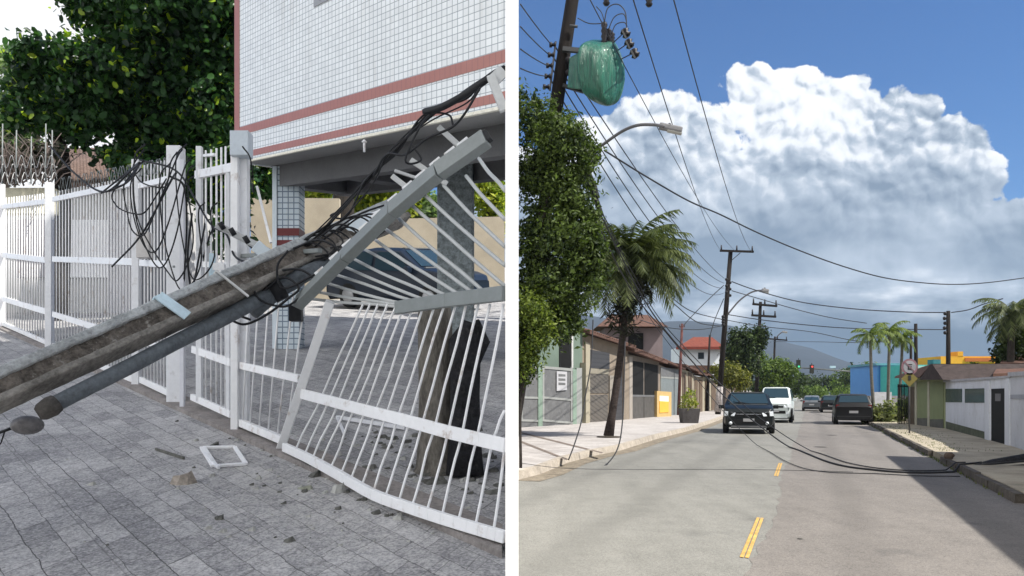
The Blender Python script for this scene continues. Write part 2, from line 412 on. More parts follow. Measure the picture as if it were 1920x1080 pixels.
# plinth strip under the fence, two centimetres proud
pl = MB(); a, b_ = L(-2.76, -.10), L(16, -.10); c_, d_ = L(16, .16), L(-2.63, .16)
pl.hexa([a, b_, c_, d_], [p + ZV * .035 for p in (a, b_, c_, d_)])
PLM = mat('plinth_concrete', (.24, .22, .21), .9, .35, 4., bmp=.6, spots=((.10, .09, .08), .6))
tag(pl.build('kerb', PLM), kind='structure')
# earth and rubble strip inside the bent gate
ym = mat('yard_soil', (.20, .20, .20), .95, .5, 6., bmp=1.0, spots=((.07, .07, .065), .7))

# ---- added divider shading the lane: a wedge in plan, thickening away from the camera
DIVIDER_TOP = 12.4
y0, y1 = 2.5, 16.0; t0, t1 = .0205, .118
mb = MB(); mb.hexa([(-t0, y0, -1.75), (t0, y0, -1.75), (t1, y1, -1.75), (-t1, y1, -1.75)], [(-t0, y0, DIVIDER_TOP), (t0, y0, DIVIDER_TOP), (t1, y1, DIVIDER_TOP), (-t1, y1, DIVIDER_TOP)])
tag(mb.build('added_divider_wall', mat('white_wall_render', (.90, .90, .90), .7, .03, 1.2)), 'tall plain white added wall seen end on, dividing the gated lane from the avenue and shading the lane', 'wall')

# ---- fences: posts, rails, bars
def zero(p, c=0): return p
def vpost(parent, x, ytop, ybot, wpx, m=None, name='post', c=0., bev=.004):
    b = PW(x, ybot, c); t = PD(x, ytop, b.y); w = wpx / F * b.y * .80
    return MB().box((b + t) / 2, (w, w, (t - b).length), None).build(name, m or WHITE_F, parent, bev)
def rail(parent, pts, thick, m=None, name='rail', c=0., d=.035, bev=.003):
    P = [PW(x, y, c) for x, y in pts]; s = thick / F * P[0].y
    o = MB().poly_beam(P, s, d, ZV).build(name, m or WHITE, parent, bev); return o
def interp(pts, x):
    for (x0, y0), (x1, y1) in zip(pts, pts[1:]):
        if x <= x1: return y0 + (y1 - y0) * (x - x0) / (x1 - x0)
    return pts[-1][1]
def bars(parent, xs, top, bot, r=.008, c=.005, m=None, lean=0.):
    for x in xs:
        yb, yt = interp(bot, x), interp(top, x)
        b = PW(x, yb, c); t = PW(x + lean, yt, c)
        MB().tube([b, t], r, 6).build('bar', m or WHITE, parent)
def group_fence(name, label, cat, x0, group=None): return thing(name, label, cat, PW(x0, interp([(-330, 468), (948, 1030)], x0), 0), group)

fA = group_fence('fence_panel', 'far left white bar fence panel ending at the photo edge', 'fence', 45, 'white bar fence panels')
vpost(fA, 4, 345, 618, 10, name='post'); rail(fA, [(4, 388), (90, 377)], 8); rail(fA, [(4, 478), (90, 488)], 9); rail(fA, [(4, 560), (90, 585)], 9); rail(fA, [(4, 606), (90, 643)], 7)
bars(fA, np.linspace(12, 80, 15), [(0, 372), (90, 362)], [(0, 606), (90, 643)], .010)
fB = group_fence('fence_panel', 'long white bar fence panel between the tall thin post and the letter box', 'fence', 170, 'white bar fence panels')
vpost(fB, 93, 343, 651, 15); rail(fB, [(100, 374), (250, 343)], 9); rail(fB, [(100, 486), (250, 491)], 10); rail(fB, [(100, 589), (250, 636)], 10); rail(fB, [(100, 648), (250, 712)], 9)
bars(fB, np.linspace(106, 243, 25), [(100, 360), (250, 331)], [(100, 648), (250, 712)], .0095)
fC = group_fence('fence_panel', 'short white fence panel carrying the letter box left of the big gate post', 'fence', 290, 'white bar fence panels')
vpost(fC, 256, 300, 726, 17); rail(fC, [(262, 349), (318, 335)], 10); rail(fC, [(264, 493), (320, 496)], 12); rail(fC, [(264, 712), (322, 739)], 11); rail(fC, [(266, 640), (320, 655)], 8)
vpost(fC, 321, 493, 742, 9, WHITE, 'frame_upright')
bars(fC, np.linspace(271, 314, 8), [(262, 312), (318, 298)], [(264, 712), (322, 739)], .0085)
bx = thing('letter_box', 'white metal letter box fixed to the short fence panel', 'letter box', PW(271, 487, -.06))
p = PW(271, 460, -.05); MB().box(p, (.135, .10, .27)).build('box', mat('letter_box_paint', (.52, .50, .49), .5, .1), bx, .006)
MB().box(PW(268, 443, -.05) - Vector((0, .053, 0)), (.05, .006, .014)).build('slot', BLACKC, bx)
# tall gate posts
pA = group_fence('gate_post', 'broad white square gate post with cable coils draped over it', 'post', 330, 'tall white gate posts')
vpost(pA, 330, 276, 768, 33, name='shaft', bev=.008); vpost(pA, 342, 300, 766, 10, mat('gate_post_shadow_side', (.66, .67, .72), .5, .08), 'channel', -.05)  # darker strip puts the post's shaded side into the colour
MB().box(PW(326, 500, -.12), (.02, .01, .02)).build('bolt', GREYST, pA)
pB = group_fence('gate_post', 'tall white gate post with pale blue upper sleeve beside the tiled building', 'post', 449, 'tall white gate posts')
vpost(pB, 441, 292, 812, 17, WHITE, 'shaft', -.04, .006); vpost(pB, 457, 250, 806, 23, WHITE_F, 'sleeve', .04, .006)
p0 = PW(452, 250, .0); MB().box(PD(453, 272, p0.y - .02), (.15, .13, .20)).build('cap', mat('sleeve_paint', (.52, .58, .64), .45, .08), pB, .005)
# narrow wicket gate
gt = group_fence('wicket_gate', 'narrow white wicket gate standing between the two tall posts', 'gate', 400)
vpost(gt, 374, 275, 752, 13, WHITE_F, 'upright'); vpost(gt, 428, 320, 778, 9, WHITE_F, 'upright')
rail(gt, [(368, 328), (436, 314)], 15); rail(gt, [(362, 655), (434, 680)], 13); rail(gt, [(360, 744), (434, 777)], 12); rail(gt, [(368, 495), (434, 498)], 10, c=.03)
bars(gt, [386, 396, 406, 415, 423], [(368, 286), (436, 272)], [(360, 744), (434, 777)], .0095)
rail(gt, [(384, 292), (404, 290)], 5)
MB().beam(PW(399, 475, -.02), PW(397, 590, -.02), .055, .03, (1, 0, 0)).build('lock_stile', BLUEP, gt, .003)
MB().box(PW(410, 500, -.05), (.10, .02, .06)).build('latch_plate', WHITE, gt, .003)
# panel right of the tall post, still upright
fD = group_fence('fence_panel', 'low white fence panel right of the tall post, half hidden under the fallen pole', 'fence', 480, 'white bar fence panels')
rail(fD, [(447, 684), (562, 710)], 13); rail(fD, [(443, 789), (532, 826)], 13, d=.05); rail(fD, [(455, 480), (600, 470)], 7, GREYST, c=.02)
for xb, xt in [(455, 459), (469, 478), (486, 497), (503, 517), (520, 543), (536, 566)]:
    MB().tube([PW(xb, interp([(443, 786), (532, 822)], xb)), PW(xt + 8, 545)], .0075, 6).build('bar', WHITE, fD)
# thin white strut behind, leaning
MB().beam(PW(482, 350, .2), PW(508, 455, .2), .02, .02).build('brace', WHITE, fD)

# ---- the crushed gate
cg = group_fence('crushed_gate', 'crushed white driveway gate folded over by the fallen pole', 'gate', 700)
MB().beam(PW(526, 842, -.03), PW(619, 566, -.03), .062, .05, (1, 0, 0)).build('hinge_upright', WHITE, cg, .004)
brail = [(533, 838), (580, 860), (640, 893), (700, 927), (760, 949), (830, 972), (900, 993), (947, 1007)]
mrail = [(565, 738), (620, 752), (680, 768), (760, 788), (840, 810), (900, 824), (947, 835)]
BR = [PG(x, y, .075) for x, y in brail]
MB().poly_beam(smoothline(BR, 3), .062, .035, ZV).build('bottom_rail', WHITE, cg, .003)
def brp(x):
    for a, b in zip(range(7), range(1, 8)):
        if x <= brail[b][0]: return BR[a].lerp(BR[b], (x - brail[a][0]) / (brail[b][0] - brail[a][0]))
o = None; rail(cg, mrail, 19, WHITE, 'middle_rail', -.03, .02)
rr0 = random.Random(31)
B = [553,570,585,601,619,638,657,678,699,722,747,772,800,828,859,891,925]
Mx = [602,617,634,651,666,685,703,724,745,768,791,815,840,866,894,923,947]
T = [681,694,709,727,744,759,777,795,816,834,855,874,897,919,944]
for i in range(17):
    pts = [brp(B[i]) + Vector((0, .012, 0)), PW(min(Mx[i], 946.5), interp(mrail, Mx[i]), .014)]
    if i < 15: pts.append(PW(T[i], 570, .012))
    elif i == 15: pts.append(PW(946, 770, .012))
    q_ = []
    for a_, c_2 in zip(pts, pts[1:]):
        q_ += [a_, a_.lerp(c_2, .35) + Vector((rr0.uniform(-.006, .006), rr0.uniform(-.01, .01), 0)), a_.lerp(c_2, .7) + Vector((rr0.uniform(-.007, .007), rr0.uniform(-.012, .012), 0))]
    MB().tube(smoothline(q_ + [pts[-1]], 2), .0078, 6).build('bar', WHITE, cg)
# upper half folded: long diagonal top rail leaning out, lower rail, fan of bars
CT = .22
dia = [(560, 568, -.12), (648, 480, -.10), (735, 395, -.02), (822, 322, .08), (908, 262, CT)]
def dpt(x, off=0):
    for a, b in zip(dia, dia[1:]):
        if x <= b[0] or b is dia[-1]:
            t = (x - a[0]) / (b[0] - a[0]); return PW(x, a[1] + (b[1] - a[1]) * t + off, a[2] + (b[2] - a[2]) * t)
MB().poly_beam([dpt(x) for x in (560, 648, 735, 822, 912)], .095, .07, (.5, 0, 1)).build('top_rail', GREYST, cg, .004)
MB().beam(dpt(912) + Vector((-.004, 0, .004)), dpt(916) + Vector((.006, 0, .01)), .062, .045, (.5, 0, 1)).build('open_end', BLACKC, cg)
MB().poly_beam([PW(745, 577, -.01), PW(840, 563, -.01), PW(947, 550, -.01)], .075, .045, ZV).build('folded_rail', GREYST, cg, .004)
stf = [(898,297),(874,330),(832,348),(798,367),(774,387),(746,408),(720,427),(697,445),(675,463),(655,481),(639,497),(623,513),(607,529),(594,547),(579,560)]
enf = [(947,358),(947,412),(947,463),(947,498),(947,537),(913,552),(894,555),(869,558),(850,561),(830,564),(809,567),(791,569),(770,572),(762,574),(746,575)]
for (x0, y0_), (x1, y1_) in zip(stf, enf):
    a = dpt(x0); a = PW(x0, y0_, .0 + CT * .5 * (x0 - 560) / 340); b = PW(x1, y1_, .02)
    MB().tube(smoothline([a, a.lerp(b, .4) + Vector((0, 0, rr0.uniform(-.012, .006))), a.lerp(b, .75) + Vector((0, 0, rr0.uniform(-.012, .006))), b], 3), .0105, 6).build('bar', mat('grey_white_paint', (.44, .455, .455), .4, .08), cg)
for i, t in enumerate([.12, .2, .27, .36, .43, .52, .6, .67, .75, .83, .9]):
    x = 560 + 345 * t; a = PW(x, interp([(d[0], d[1]) for d in dia], x) - 15 - 3 * t, -.09 + .3 * t)
    MB().box(a, (.075, .02, .05), (Vector((.78, 0, .63)), Vector((0, 1, 0)), Vector((-.63, 0, .78)))).build('weld_tab', WHITE, cg, .003)
p = PW(555, 588, -.05); MB().box(p, (.09, .07, .11)).build('rail_stop', BLACKC, cg, .005)
# bracket post at top right against the wall
bp = thing('steel_bracket', 'pale steel bracket holding cables against the white wall at upper right', 'bracket', PD(932, 180, 4.6))
MB().beam(PD(920, 142, 4.6), PD(945.5, 208, 4.6), .05, .04, (1, 0, 0)).build('arm', mat('galvanised', (.55, .56, .56), .4, .1), bp, .003)
MB().beam(PD(926, 150, 4.62), PD(945, 132, 4.62), .07, .02, (0, 0, 1)).build('plate', mat('galvanised', (.55, .56, .56)), bp)

# ---- fallen concrete pole, H section, lying over the fence
def pole_c(t):   # image x from -60 to 745
    pass
A0, A1 = PD(-70, 763, 4.0), PD(748, 397, 6.6)
ax = (A1 - A0).normalized(); Ysd = Vector((0, 1, 0)); f_ = (Ysd - ax * Ysd.dot(ax)).normalized(); e_ = ax.cross(f_) * -1
if e_.z < 0: e_ = -e_
def taper(a, b, lo0, hi0, lo1, hi1, d0, d1, mb, nseg=14, jit=.0, seed=1):
    """bar along the pole from fraction a to b; lo/hi offsets along e_, d0..d1 offsets along f_ (front is negative)"""
    rr = random.Random(seed); rows = []
    for i in range(nseg + 1):
        t = a + (b - a) * i / nseg; c = A0.lerp(A1, t); lo = lo0 + (lo1 - lo0) * t; hi = hi0 + (hi1 - hi0) * t; j = lambda: rr.uniform(-jit, jit)
        rows.append([c + e_ * (lo + j()) + f_ * (d0 + j()), c + e_ * (hi + j()) + f_ * (d0 + j()), c + e_ * (hi + j()) + f_ * d1, c + e_ * (lo + j()) + f_ * d1])
    vs = [p for r in rows for p in r]; fs = [[3, 2, 1, 0], [nseg * 4 + k for k in range(4)]]
    for i in range(nseg):
        for k in range(4): fs.append([i * 4 + k, i * 4 + (k + 1) % 4, (i + 1) * 4 + (k + 1) % 4, (i + 1) * 4 + k])
    mb.add(vs, fs); return mb
fp = thing('fallen_pole', 'snapped concrete utility pole lying across the pavement and crushed gate', 'utility pole', A0.lerp(A1, .3))
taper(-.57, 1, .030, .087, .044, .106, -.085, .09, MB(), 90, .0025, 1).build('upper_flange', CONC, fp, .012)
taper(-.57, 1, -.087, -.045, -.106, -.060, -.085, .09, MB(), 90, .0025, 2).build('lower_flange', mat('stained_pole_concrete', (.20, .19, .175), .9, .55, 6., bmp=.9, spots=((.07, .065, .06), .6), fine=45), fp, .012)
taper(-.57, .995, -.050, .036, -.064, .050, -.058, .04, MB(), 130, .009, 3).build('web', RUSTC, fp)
def strap(t, w, m, nm, lean=0., ext=0.):
    c = A0.lerp(A1, t); s = .089 + .022 * t; a = c + e_ * s - f_ * .099 - ax * lean; b = c - e_ * (s + ext) - f_ * .099 + ax * lean
    MB().beam(a, b, w, .012, ax).beam(a, a + f_ * .22, w, .012, ax).build(nm, m, fp, .002)
strap(.352, .07, BLUEP, 'clamp_strap', .03); strap(.478, .014, mat('galvanised', (.55, .56, .56)), 'clamp_strap', .03, .05)
# grey tube (lamp arm) clamped under the pole, bulb at its lower end
tb = thing('lamp_arm', 'weathered grey lamp arm tube hanging under the fallen pole', 'lamp arm', PD(300, 660, 4.9))
T0, T1 = PD(84, 768, 4.2), PD(560, 524, 5.75)
MB().tube([T0.lerp(T1, i / 14) + Vector((0, 0, .002 * math.sin(i * 1.3))) for i in range(15)], [.043 + .010 * i / 14 for i in range(15)], 14).build('tube', GREYPIPE, tb)
MB().tube([PD(70, 777, 4.16), PD(78, 773, 4.17), PD(96, 762, 4.18), PD(106, 756, 4.20)], [.032, .048, .056, .050], 12).build('collar', mat('rusty_collar', (.07, .065, .06), .8, .5, 9., bmp=.6), tb)
sa = MB(); sa.ball(PD(51, 797, 4.3), (.085, .07, .052), 16, 10); lampo = sa.build('lamp_head', mat('stained_lamp_glass', (.17, .165, .17), .5, .4, 12., bmp=.5), tb)
MB().tube([PD(-12, 815, 4.28), PD(8, 808, 4.28), PD(30, 800, 4.29)], .008, 6).build('wire', BLACKC, tb)
MB().tube([PD(10, 806, 4.28), PD(2, 830, 4.28), PD(-8, 842, 4.28)], .004, 6).build('wire', BLACKC, tb)
# second tube with bulky joint near the gate
t2 = thing('broken_tube', 'broken grey tube jammed beside the pole under tangled cables', 'tube', PD(520, 540, 5.7))
MB().tube([PD(470, 582, 5.45), PD(520, 543, 5.55), PD(575, 512, 5.65), PD(622, 492, 5.8)], [.07, .062, .058, .05], 14).build('tube', GREYPIPE, t2)
MB().tube([PD(508, 548, 5.53), PD(530, 536, 5.55)], [.085, .085], 14).build('joint', BLACKC, t2)
# bolts and crossarm wreckage on the pole
xa = thing('pole_bracket', 'galvanised crossarm bracket sticking up from the fallen pole', 'bracket', PD(470, 460, 6.1))
GAL = mat('galvanised', (.55, .56, .56))
MB().beam(PD(405, 421, 5.9), PD(528, 484, 6.1), .045, .045).build('arm', GAL, xa, .003)
MB().beam(PD(478, 459, 5.95), PD(505, 482, 6.0), .09, .03).build('plate', mat('pale_plate', (.72, .80, .86), .4, .06), xa, .003)
for x, y in [(416, 423), (436, 434), (462, 449)]: MB().tube([PD(x - 4, y - 6, 5.88), PD(x + 4, y + 7, 5.9)], .02, 8).build('bolt', BLACKC, xa)
bag = MB().ball(PD(655, 432, 6.05), (.17, .10, .065), 14, 8, .06, 3).ball(PD(598, 462, 6.0), (.17, .09, .05), 14, 8, .06, 4)
b2 = thing('sheet_metal', 'pale twisted sheet metal on the upper end of the fallen pole', 'sheet metal', PD(640, 445, 6.0))
MB().beam(PD(560, 472, 5.95), PD(700, 408, 6.2), .10, .06, (0, 0, 1)).build('sheet', mat('pale_plate', (.72, .80, .86)), b2, .012)
MB().beam(PD(600, 440, 6.1), PD(735, 392, 6.4), .05, .12, (0, 0, 1)).build('fold', WHITE_F, b2, .01)
MB().beam(PD(740, 230 + 90, 6.0), PD(800, 340, 6.1), .02, .02).build('rod', GAL, b2)
# pale rods broken off the gate head, seen under the soffit
for k, (a, b) in enumerate([((822, 238), (868, 280)), ((770, 300), (838, 345)), ((735, 330), (790, 372))]):
    o = MB().beam(PD(a[0], a[1], 5.2 + .1 * k), PD(b[0], b[1], 5.2 + .1 * k), .035, .025).build('steel_offcut', GAL, None, .003)
    tag(o, ['pale bent steel offcut highest above the crushed gate', 'pale steel offcut caught midway above the diagonal rail', 'pale steel offcut lowest beside the cable bundle'][k], 'steel bar', 'steel offcuts above the gate')

# ---- cables
def cable(pts, r, Y, label, name='cable', cat='cable', group=None, n=7, clipx=947):
    P = []
    for i, q in enumerate(pts):
        y = q[2] if len(q) > 2 else (Y if not isinstance(Y, tuple) else Y[0] + (Y[1] - Y[0]) * i / (len(pts) - 1)); P.append(PD(q[0], q[1], y))
    mb = MB().tube(smoothline(P, n), r, 6); return mb.build(name, BLACKC) if label is None else tag(mb.build(name, BLACKC), label, cat, group)
def cable_multi(lst, r, Y, label, name='cable_bundle', group=None, m=None):
    mb = MB()
    for pts in lst:
        P = [PD(q[0], q[1], q[2] if len(q) > 2 else (Y[0] + (Y[1] - Y[0]) * i / (len(pts) - 1))) for i, q in enumerate(pts)]
        mb.tube(smoothline(P, 6), r, 6)
    return tag(mb.build(name, m or BLACKC), label, 'cable bundle', group)
GC = 'downed cables on the lane'
main = [(946, 124), (905, 148), (870, 178), (800, 215), (740, 280), (690, 335), (640, 400), (580, 445), (520, 505)]
rr = random.Random(4)
for k in range(6):
    pts = [(x + (rr.uniform(-9, 9) if 0 < i < 8 and i > 1 else rr.uniform(-2, 0)), y + rr.uniform(-8, 8) * (i > 1) + k * 1.6, 4.7 + 1.2 * i / 8) for i, (x, y) in enumerate(main)]
    cable(pts, .0055 + .002 * (k % 2), 0, ['uppermost', 'second', 'third', 'fourth', 'fifth', 'lowest'][k] + ' black cable in the bundle from the upper right wall to the pole', group=GC)
cable([(946, 130), (925, 140), (880, 172), (830, 200), (796, 210)], .024, (4.7, 5.1), 'thickest black cable stub hanging from the bracket below the red band', group=GC)
cable([(900, 165), (870, 215), (845, 240), (800, 260), (760, 290), (725, 290), (700, 330)], .008, (4.8, 5.3), 'black cable looping under the soffit over the diagonal rail', group=GC)
cable([(850, 235), (840, 215), (800, 220), (760, 300), (790, 300), (770, 270)], .007, (5, 5.2), 'kinked black cable with a hooked end below the soffit', group=GC)
cable([(640, 395), (620, 405), (650, 410), (690, 395), (720, 385)], .008, (6, 6.2), 'short black cable draped across the pale sheet metal', group=GC)
for k in range(9):
    x0 = 560 + k * 14; y0_ = 468 - k * 7 + rr.uniform(-8, 8)
    cable([(x0 - 40, y0_ + 22), (x0, y0_ - 8), (x0 + 30, y0_ - 14), (x0 + 55, y0_ + 8), (x0 + 20, y0_ + 35), (x0 - 25, y0_ + 45)], .0065, (5.75, 5.7), 'thin black wire loop %s on the tangled end of the fallen pole' % ['nearest the joint', 'crossing the tube', 'above the tube', 'round the flange', 'midway up', 'past the middle', 'below the sheet', 'over the sheet', 'furthest up'][k], 'wire_loop', 'cable', 'wire loops on the pole')
for k, pts in enumerate([[(432, 600), (460, 608), (500, 590), (540, 560), (560, 540), (530, 520), (490, 548), (455, 560), (440, 585), (470, 600)],
            [(470, 520), (485, 560), (530, 575), (560, 560), (590, 530), (560, 505), (500, 512)],
            [(540, 470), (520, 500), (530, 540), (580, 520), (640, 480), (600, 450), (550, 466)]]):
    cable(pts, .0085, (5.35, 5.5), 'black cable knot %s the joint of the broken tube' % ['hanging left of', 'wrapped around', 'piled above'][k], 'cable_knot', 'cable', 'cable knots')
# coils hanging from the fence at the letter box
coils = [(210, 365, 300, 355, 240, 400), (232, 350, 330, 300, 262, 440), (245, 345, 345, 318, 285, 470), (250, 330, 350, 330, 300, 497), (252, 300, 352, 350, 330, 520), (300, 335, 372, 400, 345, 540), (250, 310, 320, 305, 280, 350), (330, 300, 395, 400, 370, 520)]
for k, (ax_, ay, bx_, by, mx_, my) in enumerate(coils):
    cable([(ax_ + 20, ay - 30), (ax_, ay), (ax_ + 6, (ay + my) / 2), (mx_ - 14, my - 8), (mx_ + 8, my), (mx_ + 32, (my + by) / 2 + 20), (bx_, by), (bx_ + 12, by - 20)], .0062, (6.9, 6.5),
          'hanging black cable loop %s over the fence' % ['furthest left', 'left of the letter box', 'in front of the letter box', 'deepest beside the letter box', 'draped down the gate post', 'lowest in the gateway', 'shallow and topmost', 'right of the gate post'][k], 'cable_loop', 'cable', 'cable loops hanging on the fence')
for k, pts in enumerate([[(95, 275), (140, 325), (195, 360), (245, 320), (262, 305)], [(262, 300), (330, 320), (370, 380), (400, 425), (450, 445), (495, 490)], [(370, 530), (385, 470), (400, 430), (425, 440), (440, 480), (470, 495)], [(345, 530), (350, 420), (345, 350), (318, 330)], [(452, 290), (468, 330), (475, 360), (470, 300), (455, 275)], [(190, 362), (240, 322), (262, 305), (240, 340), (205, 358)],
                          [(372, 330), (385, 400), (375, 470), (360, 540), (352, 480), (360, 400)], [(210, 500), (265, 440), (320, 340), (330, 325)]]):
    cable(pts, .009 if k != 4 else .006, (7.5, 6.2), 'black cable %s' % ['sagging from the far tree to the fence', 'running from the fence over to the pole bracket', 'arching over the wicket gate bottom', 'hanging straight down the big gate post', 'curled around the blue sleeved post', 'knotted on the post above the letter box', 'bunched in the gateway beside the wicket', 'stretched slanting across the fence bars'][k], 'cable', 'cable', GC)

# ---- rubble
ROCK = mat('broken_concrete', (.33, .29, .25), .95, .4, 9., bmp=.8)
def rock(px, py, sx, sy, sz, label, m=None, seed=0, group=None, name='concrete_chunk', cat='rubble'):
    p = PG(px, py); mb = MB(); rr = random.Random(seed)
    vs = []; n = 7
    for k in range(n):
        a = 2 * math.pi * k / n; q = 1 + rr.uniform(-.25, .25); vs.append(p + Vector((math.cos(a) * sx * q, math.sin(a) * sy * q, math.sin(a) * sy * SL * q - .004)))
    for k in range(n):
        a = 2 * math.pi * k / n + .2; q = .72 + rr.uniform(-.15, .15); vs.append(p + Vector((math.cos(a) * sx * q, math.sin(a) * sy * q, sz * (.55 + .35 * rr.random() + .3 * math.cos(a)))))
    fs = [list(range(n - 1, -1, -1)), [n + k for k in range(n)]] + [[k, (k + 1) % n, n + (k + 1) % n, n + k] for k in range(n)]
    mb.add(vs, fs); return tag(mb.build(name, m or ROCK), label, cat, group)
rock(344, 905, .075, .06, .075, 'brown concrete chunk lying alone on the pavement', seed=2)
rock(590, 893, .045, .035, .04, 'dark concrete chunk at the kerb left of the pale one', mat('dark_chunk', (.12, .12, .11), .9, .4, 9., bmp=.7), 5)
rock(572, 916, .06, .035, .022, 'flat mossy concrete shard below the dark chunk', mat('mossy_chunk', (.26, .27, .22), .9, .3, 9., bmp=.7), 8)
rock(634, 922, .05, .04, .06, 'pale grey concrete block leaning at the kerb under the gate', mat('pale_chunk', (.40, .40, .38), .9, .2, 9., bmp=.6), 11)
for k in range(270):
    px, py = rr.gauss(640, 130), rr.gauss(905, 55)
    if k % 5 == 0: px, py = rr.uniform(120, 940), rr.uniform(790, 1060)
    if k % 4 == 1: px, py = rr.uniform(690, 940), rr.uniform(800, 980)
    if not (20 < px < 938 and 780 < py < 1070): continue
    s = rr.choice([.006, .008, .010, .014, .020, .026]) * rr.uniform(.8, 1.2); pale = rr.random() < .62
    rock(px, py, s, s, s * .8, 'small %s concrete crumb scattered around the crushed gate' % ('pale' if pale else 'dark'), mat('pale_chunk', (.4, .4, .38)) if pale else mat('dark_chunk', (.12, .12, .11)), k, 'pale concrete crumbs' if pale else 'dark concrete crumbs', 'concrete_crumb')
# broken meter frame
fr = thing('plastic_meter_box', 'broken white plastic meter frame lying on the pavement', 'frame', PG(420, 860))
q = [PG(380, 842), PG(440, 841), PG(461, 873), PG(402, 877)]
for a, b in zip(q, q[1:] + q[:1]): MB().beam(a + ZV * .012, b + ZV * .012, .028 if a is not q[3] else .045, .02, UV).build('frame_side', WHITE, fr, .003)
MB().beam(PG(384, 850, .02), PG(410, 877, .02), .018, .02, UV).build('strip', WHITE_F, fr)
tag(MB().beam(PG(292, 842, .01), PG(345, 859, .012), .02, .012, ZV).build('metal_strip', mat('dark_chunk', (.12, .12, .11))), 'thin dark metal strip lying on the paving left of the frame', 'metal strip')
tag(MB().beam(PG(396, 838, .01), PG(408, 831, .012), .025, .02, ZV).build('metal_strip', mat('dark_chunk', (.12, .12, .11))), 'tiny black metal offcut just above the white frame', 'metal strip')

# ---- tiled building
C0 = 2.075
pr = PW(950, 195, C0); ur = (OX + .425 * C0 - (950 - 960) / F * (OY + C0)) / ((950 - 960) / F + .86)
plft = PW(441, 250, C0); ul = plft.y - OY - C0; urr = pr.y - OY - C0
def Hh(px, py): p = PW(px, py, C0); return p.z - gl(p)
h_s = Hh(947, 197); h_b2 = (Hh(947, 171), Hh(947, 189)); h_b1 = (Hh(947, 93), Hh(947, 117))
bd = thing('apartment_building', 'white mosaic tiled apartment building with brick red bands raised on columns', 'building', L((ul + urr) / 2, C0 + 2, 0))
TOP = 7.5
def slab(u0, u1, w0, w1, h0, h1, name, m, parent=bd, bev=0):
    def ur_(u, w):   # the right end of the building follows the divider line
        k = (947.4 - 960) / F; return max(u, (OX + .425 * w - k * (OY + w)) / (k + .86))
    b = [L(ur_(u0, w0), w0, h0), L(ur_(u0, w1), w1, h0), L(max(u1, ur_(u0, w1) + .1), w1, h0), L(u1, w0, h0)]; t = [p + ZV * (h1 - h0) for p in b]
    return MB().hexa(b, t).build(name, m, parent, bev)
TILE = tile_mat('white_mosaic_tile'); BAND = band_mat(); SOF = mat('soffit_grey', (.30, .30, .295), .85, .12, 1.2)
BEAMM = mat('soffit_beam', (.14, .14, .145), .85, .15, 1.5)
slab(urr, ul, C0, C0 + .15, h_s, TOP, 'wall', TILE)
slab(ul - .01, ul, C0 + .15, C0 + 2.4, h_s, TOP, 'side_wall', TILE)
E1 = .006
slab(urr, ul + .01, C0 - E1, C0, h_b1[0] if h_b1[0] < h_b1[1] else h_b1[1], max(h_b1), 'red_band', BAND)
slab(urr, ul + .01, C0 - E1, C0, min(h_b2), max(h_b2), 'red_band', BAND)
slab(ul - .125, ul + .012, C0 - E1 * 1.4, C0, h_s, TOP, 'corner_band', BAND)
slab(urr, ul, C0 - .004, C0 + .05, h_s - .03, h_s, 'edge_trim', mat('pale_trim', (.75, .72, .62), .7, .15, 20.))
slab(urr, ul - .2, C0 + .05, C0 + 2.4, h_s - .02, h_s + .2, 'soffit', SOF)
slab(urr, ul - .2, C0 + .6, C0 + .85, h_s - .34, h_s - .02, 'beam', BEAMM)
slab(urr, ul - .2, C0 + 2.1, C0 + 2.4, h_s - .36, h_s - .02, 'beam', BEAMM)
slab(ul - .5, ul - .2, C0 + .85, C0 + 2.1, h_s - .34, h_s - .02, 'beam', BEAMM)
slab(urr + 2.9, urr + 3.2, C0 + .85, C0 + 2.1, h_s - .30, h_s - .02, 'beam', BEAMM)
# a small window above
wx0, wx1 = PW(589, 14, C0), PW(628, 8, C0); u0, u1 = wx0.y - OY - C0, wx1.y - OY - C0; hw = wx0.z - gl(wx0)
wn = slab(u1, u0, C0 - .012, C0 + .01, hw, hw + .6, 'window', mat('window_frame_grey', (.30, .31, .33), .5, .1))
slab(u1 + .03, u0 - .12, C0 - .016, C0 - .011, hw + .05, hw + .56, 'pane', glass_dark('window_glass'), wn)
hk = PD(682, 272, 0.001); 
# column
def column(px, wpx, h1, name='column'):
    pY = 12.3; c = PD(px, 460, pY); return c
cc = PD(546, 400, 12.2); cz = gl(cc)
cw = 40 / F * 12.2
colm = MB().box((cc.x, cc.y, cz + 1.35), (cw, cw, 2.75)).build('column', tile_mat('column_mosaic', (.66, .74, .80), (.10, .15, .22), .085, .085, .009, None, True), bd)
MB().box((cc.x - cw * .62, cc.y - .02, cz + 1.35), (cw * .20, cw, 2.74)).build('column_edge', mat('pale_plate', (.72, .80, .86)), bd)
MARO = mat('maroon_tile', (.16, .035, .035), .35, .1)
for (ya, yb) in ((432, 446), (454, 464)):
    za, zb = (738 - ya) / F * 12.2, (738 - yb) / F * 12.2
    MB().box((cc.x, cc.y - .004, (za + zb) / 2), (cw + .012, cw + .01, za - zb)).build('column_stripe', MARO, bd)
tag(MB().box(PD(551, 337, 12.2 - cw / 2 - .02), (.21, .02, .18)).build('wall_plaque', mat('navy_enamel', (.012, .02, .10), .4, .1)), 'small navy blue plaque on the tiled column', 'plaque')
# dark rear column
dt = thing('garden_tree', 'straight dark tree trunk rising behind the cream wall left of the bushes', 'tree', PD(645, 560, 25.5)); MB().tube([PD(643, 580, 25.5), PD(644, 400, 25.5), PD(646, 200, 25.5)], [.40, .34, .28], 12).build('trunk', BARK, dt)
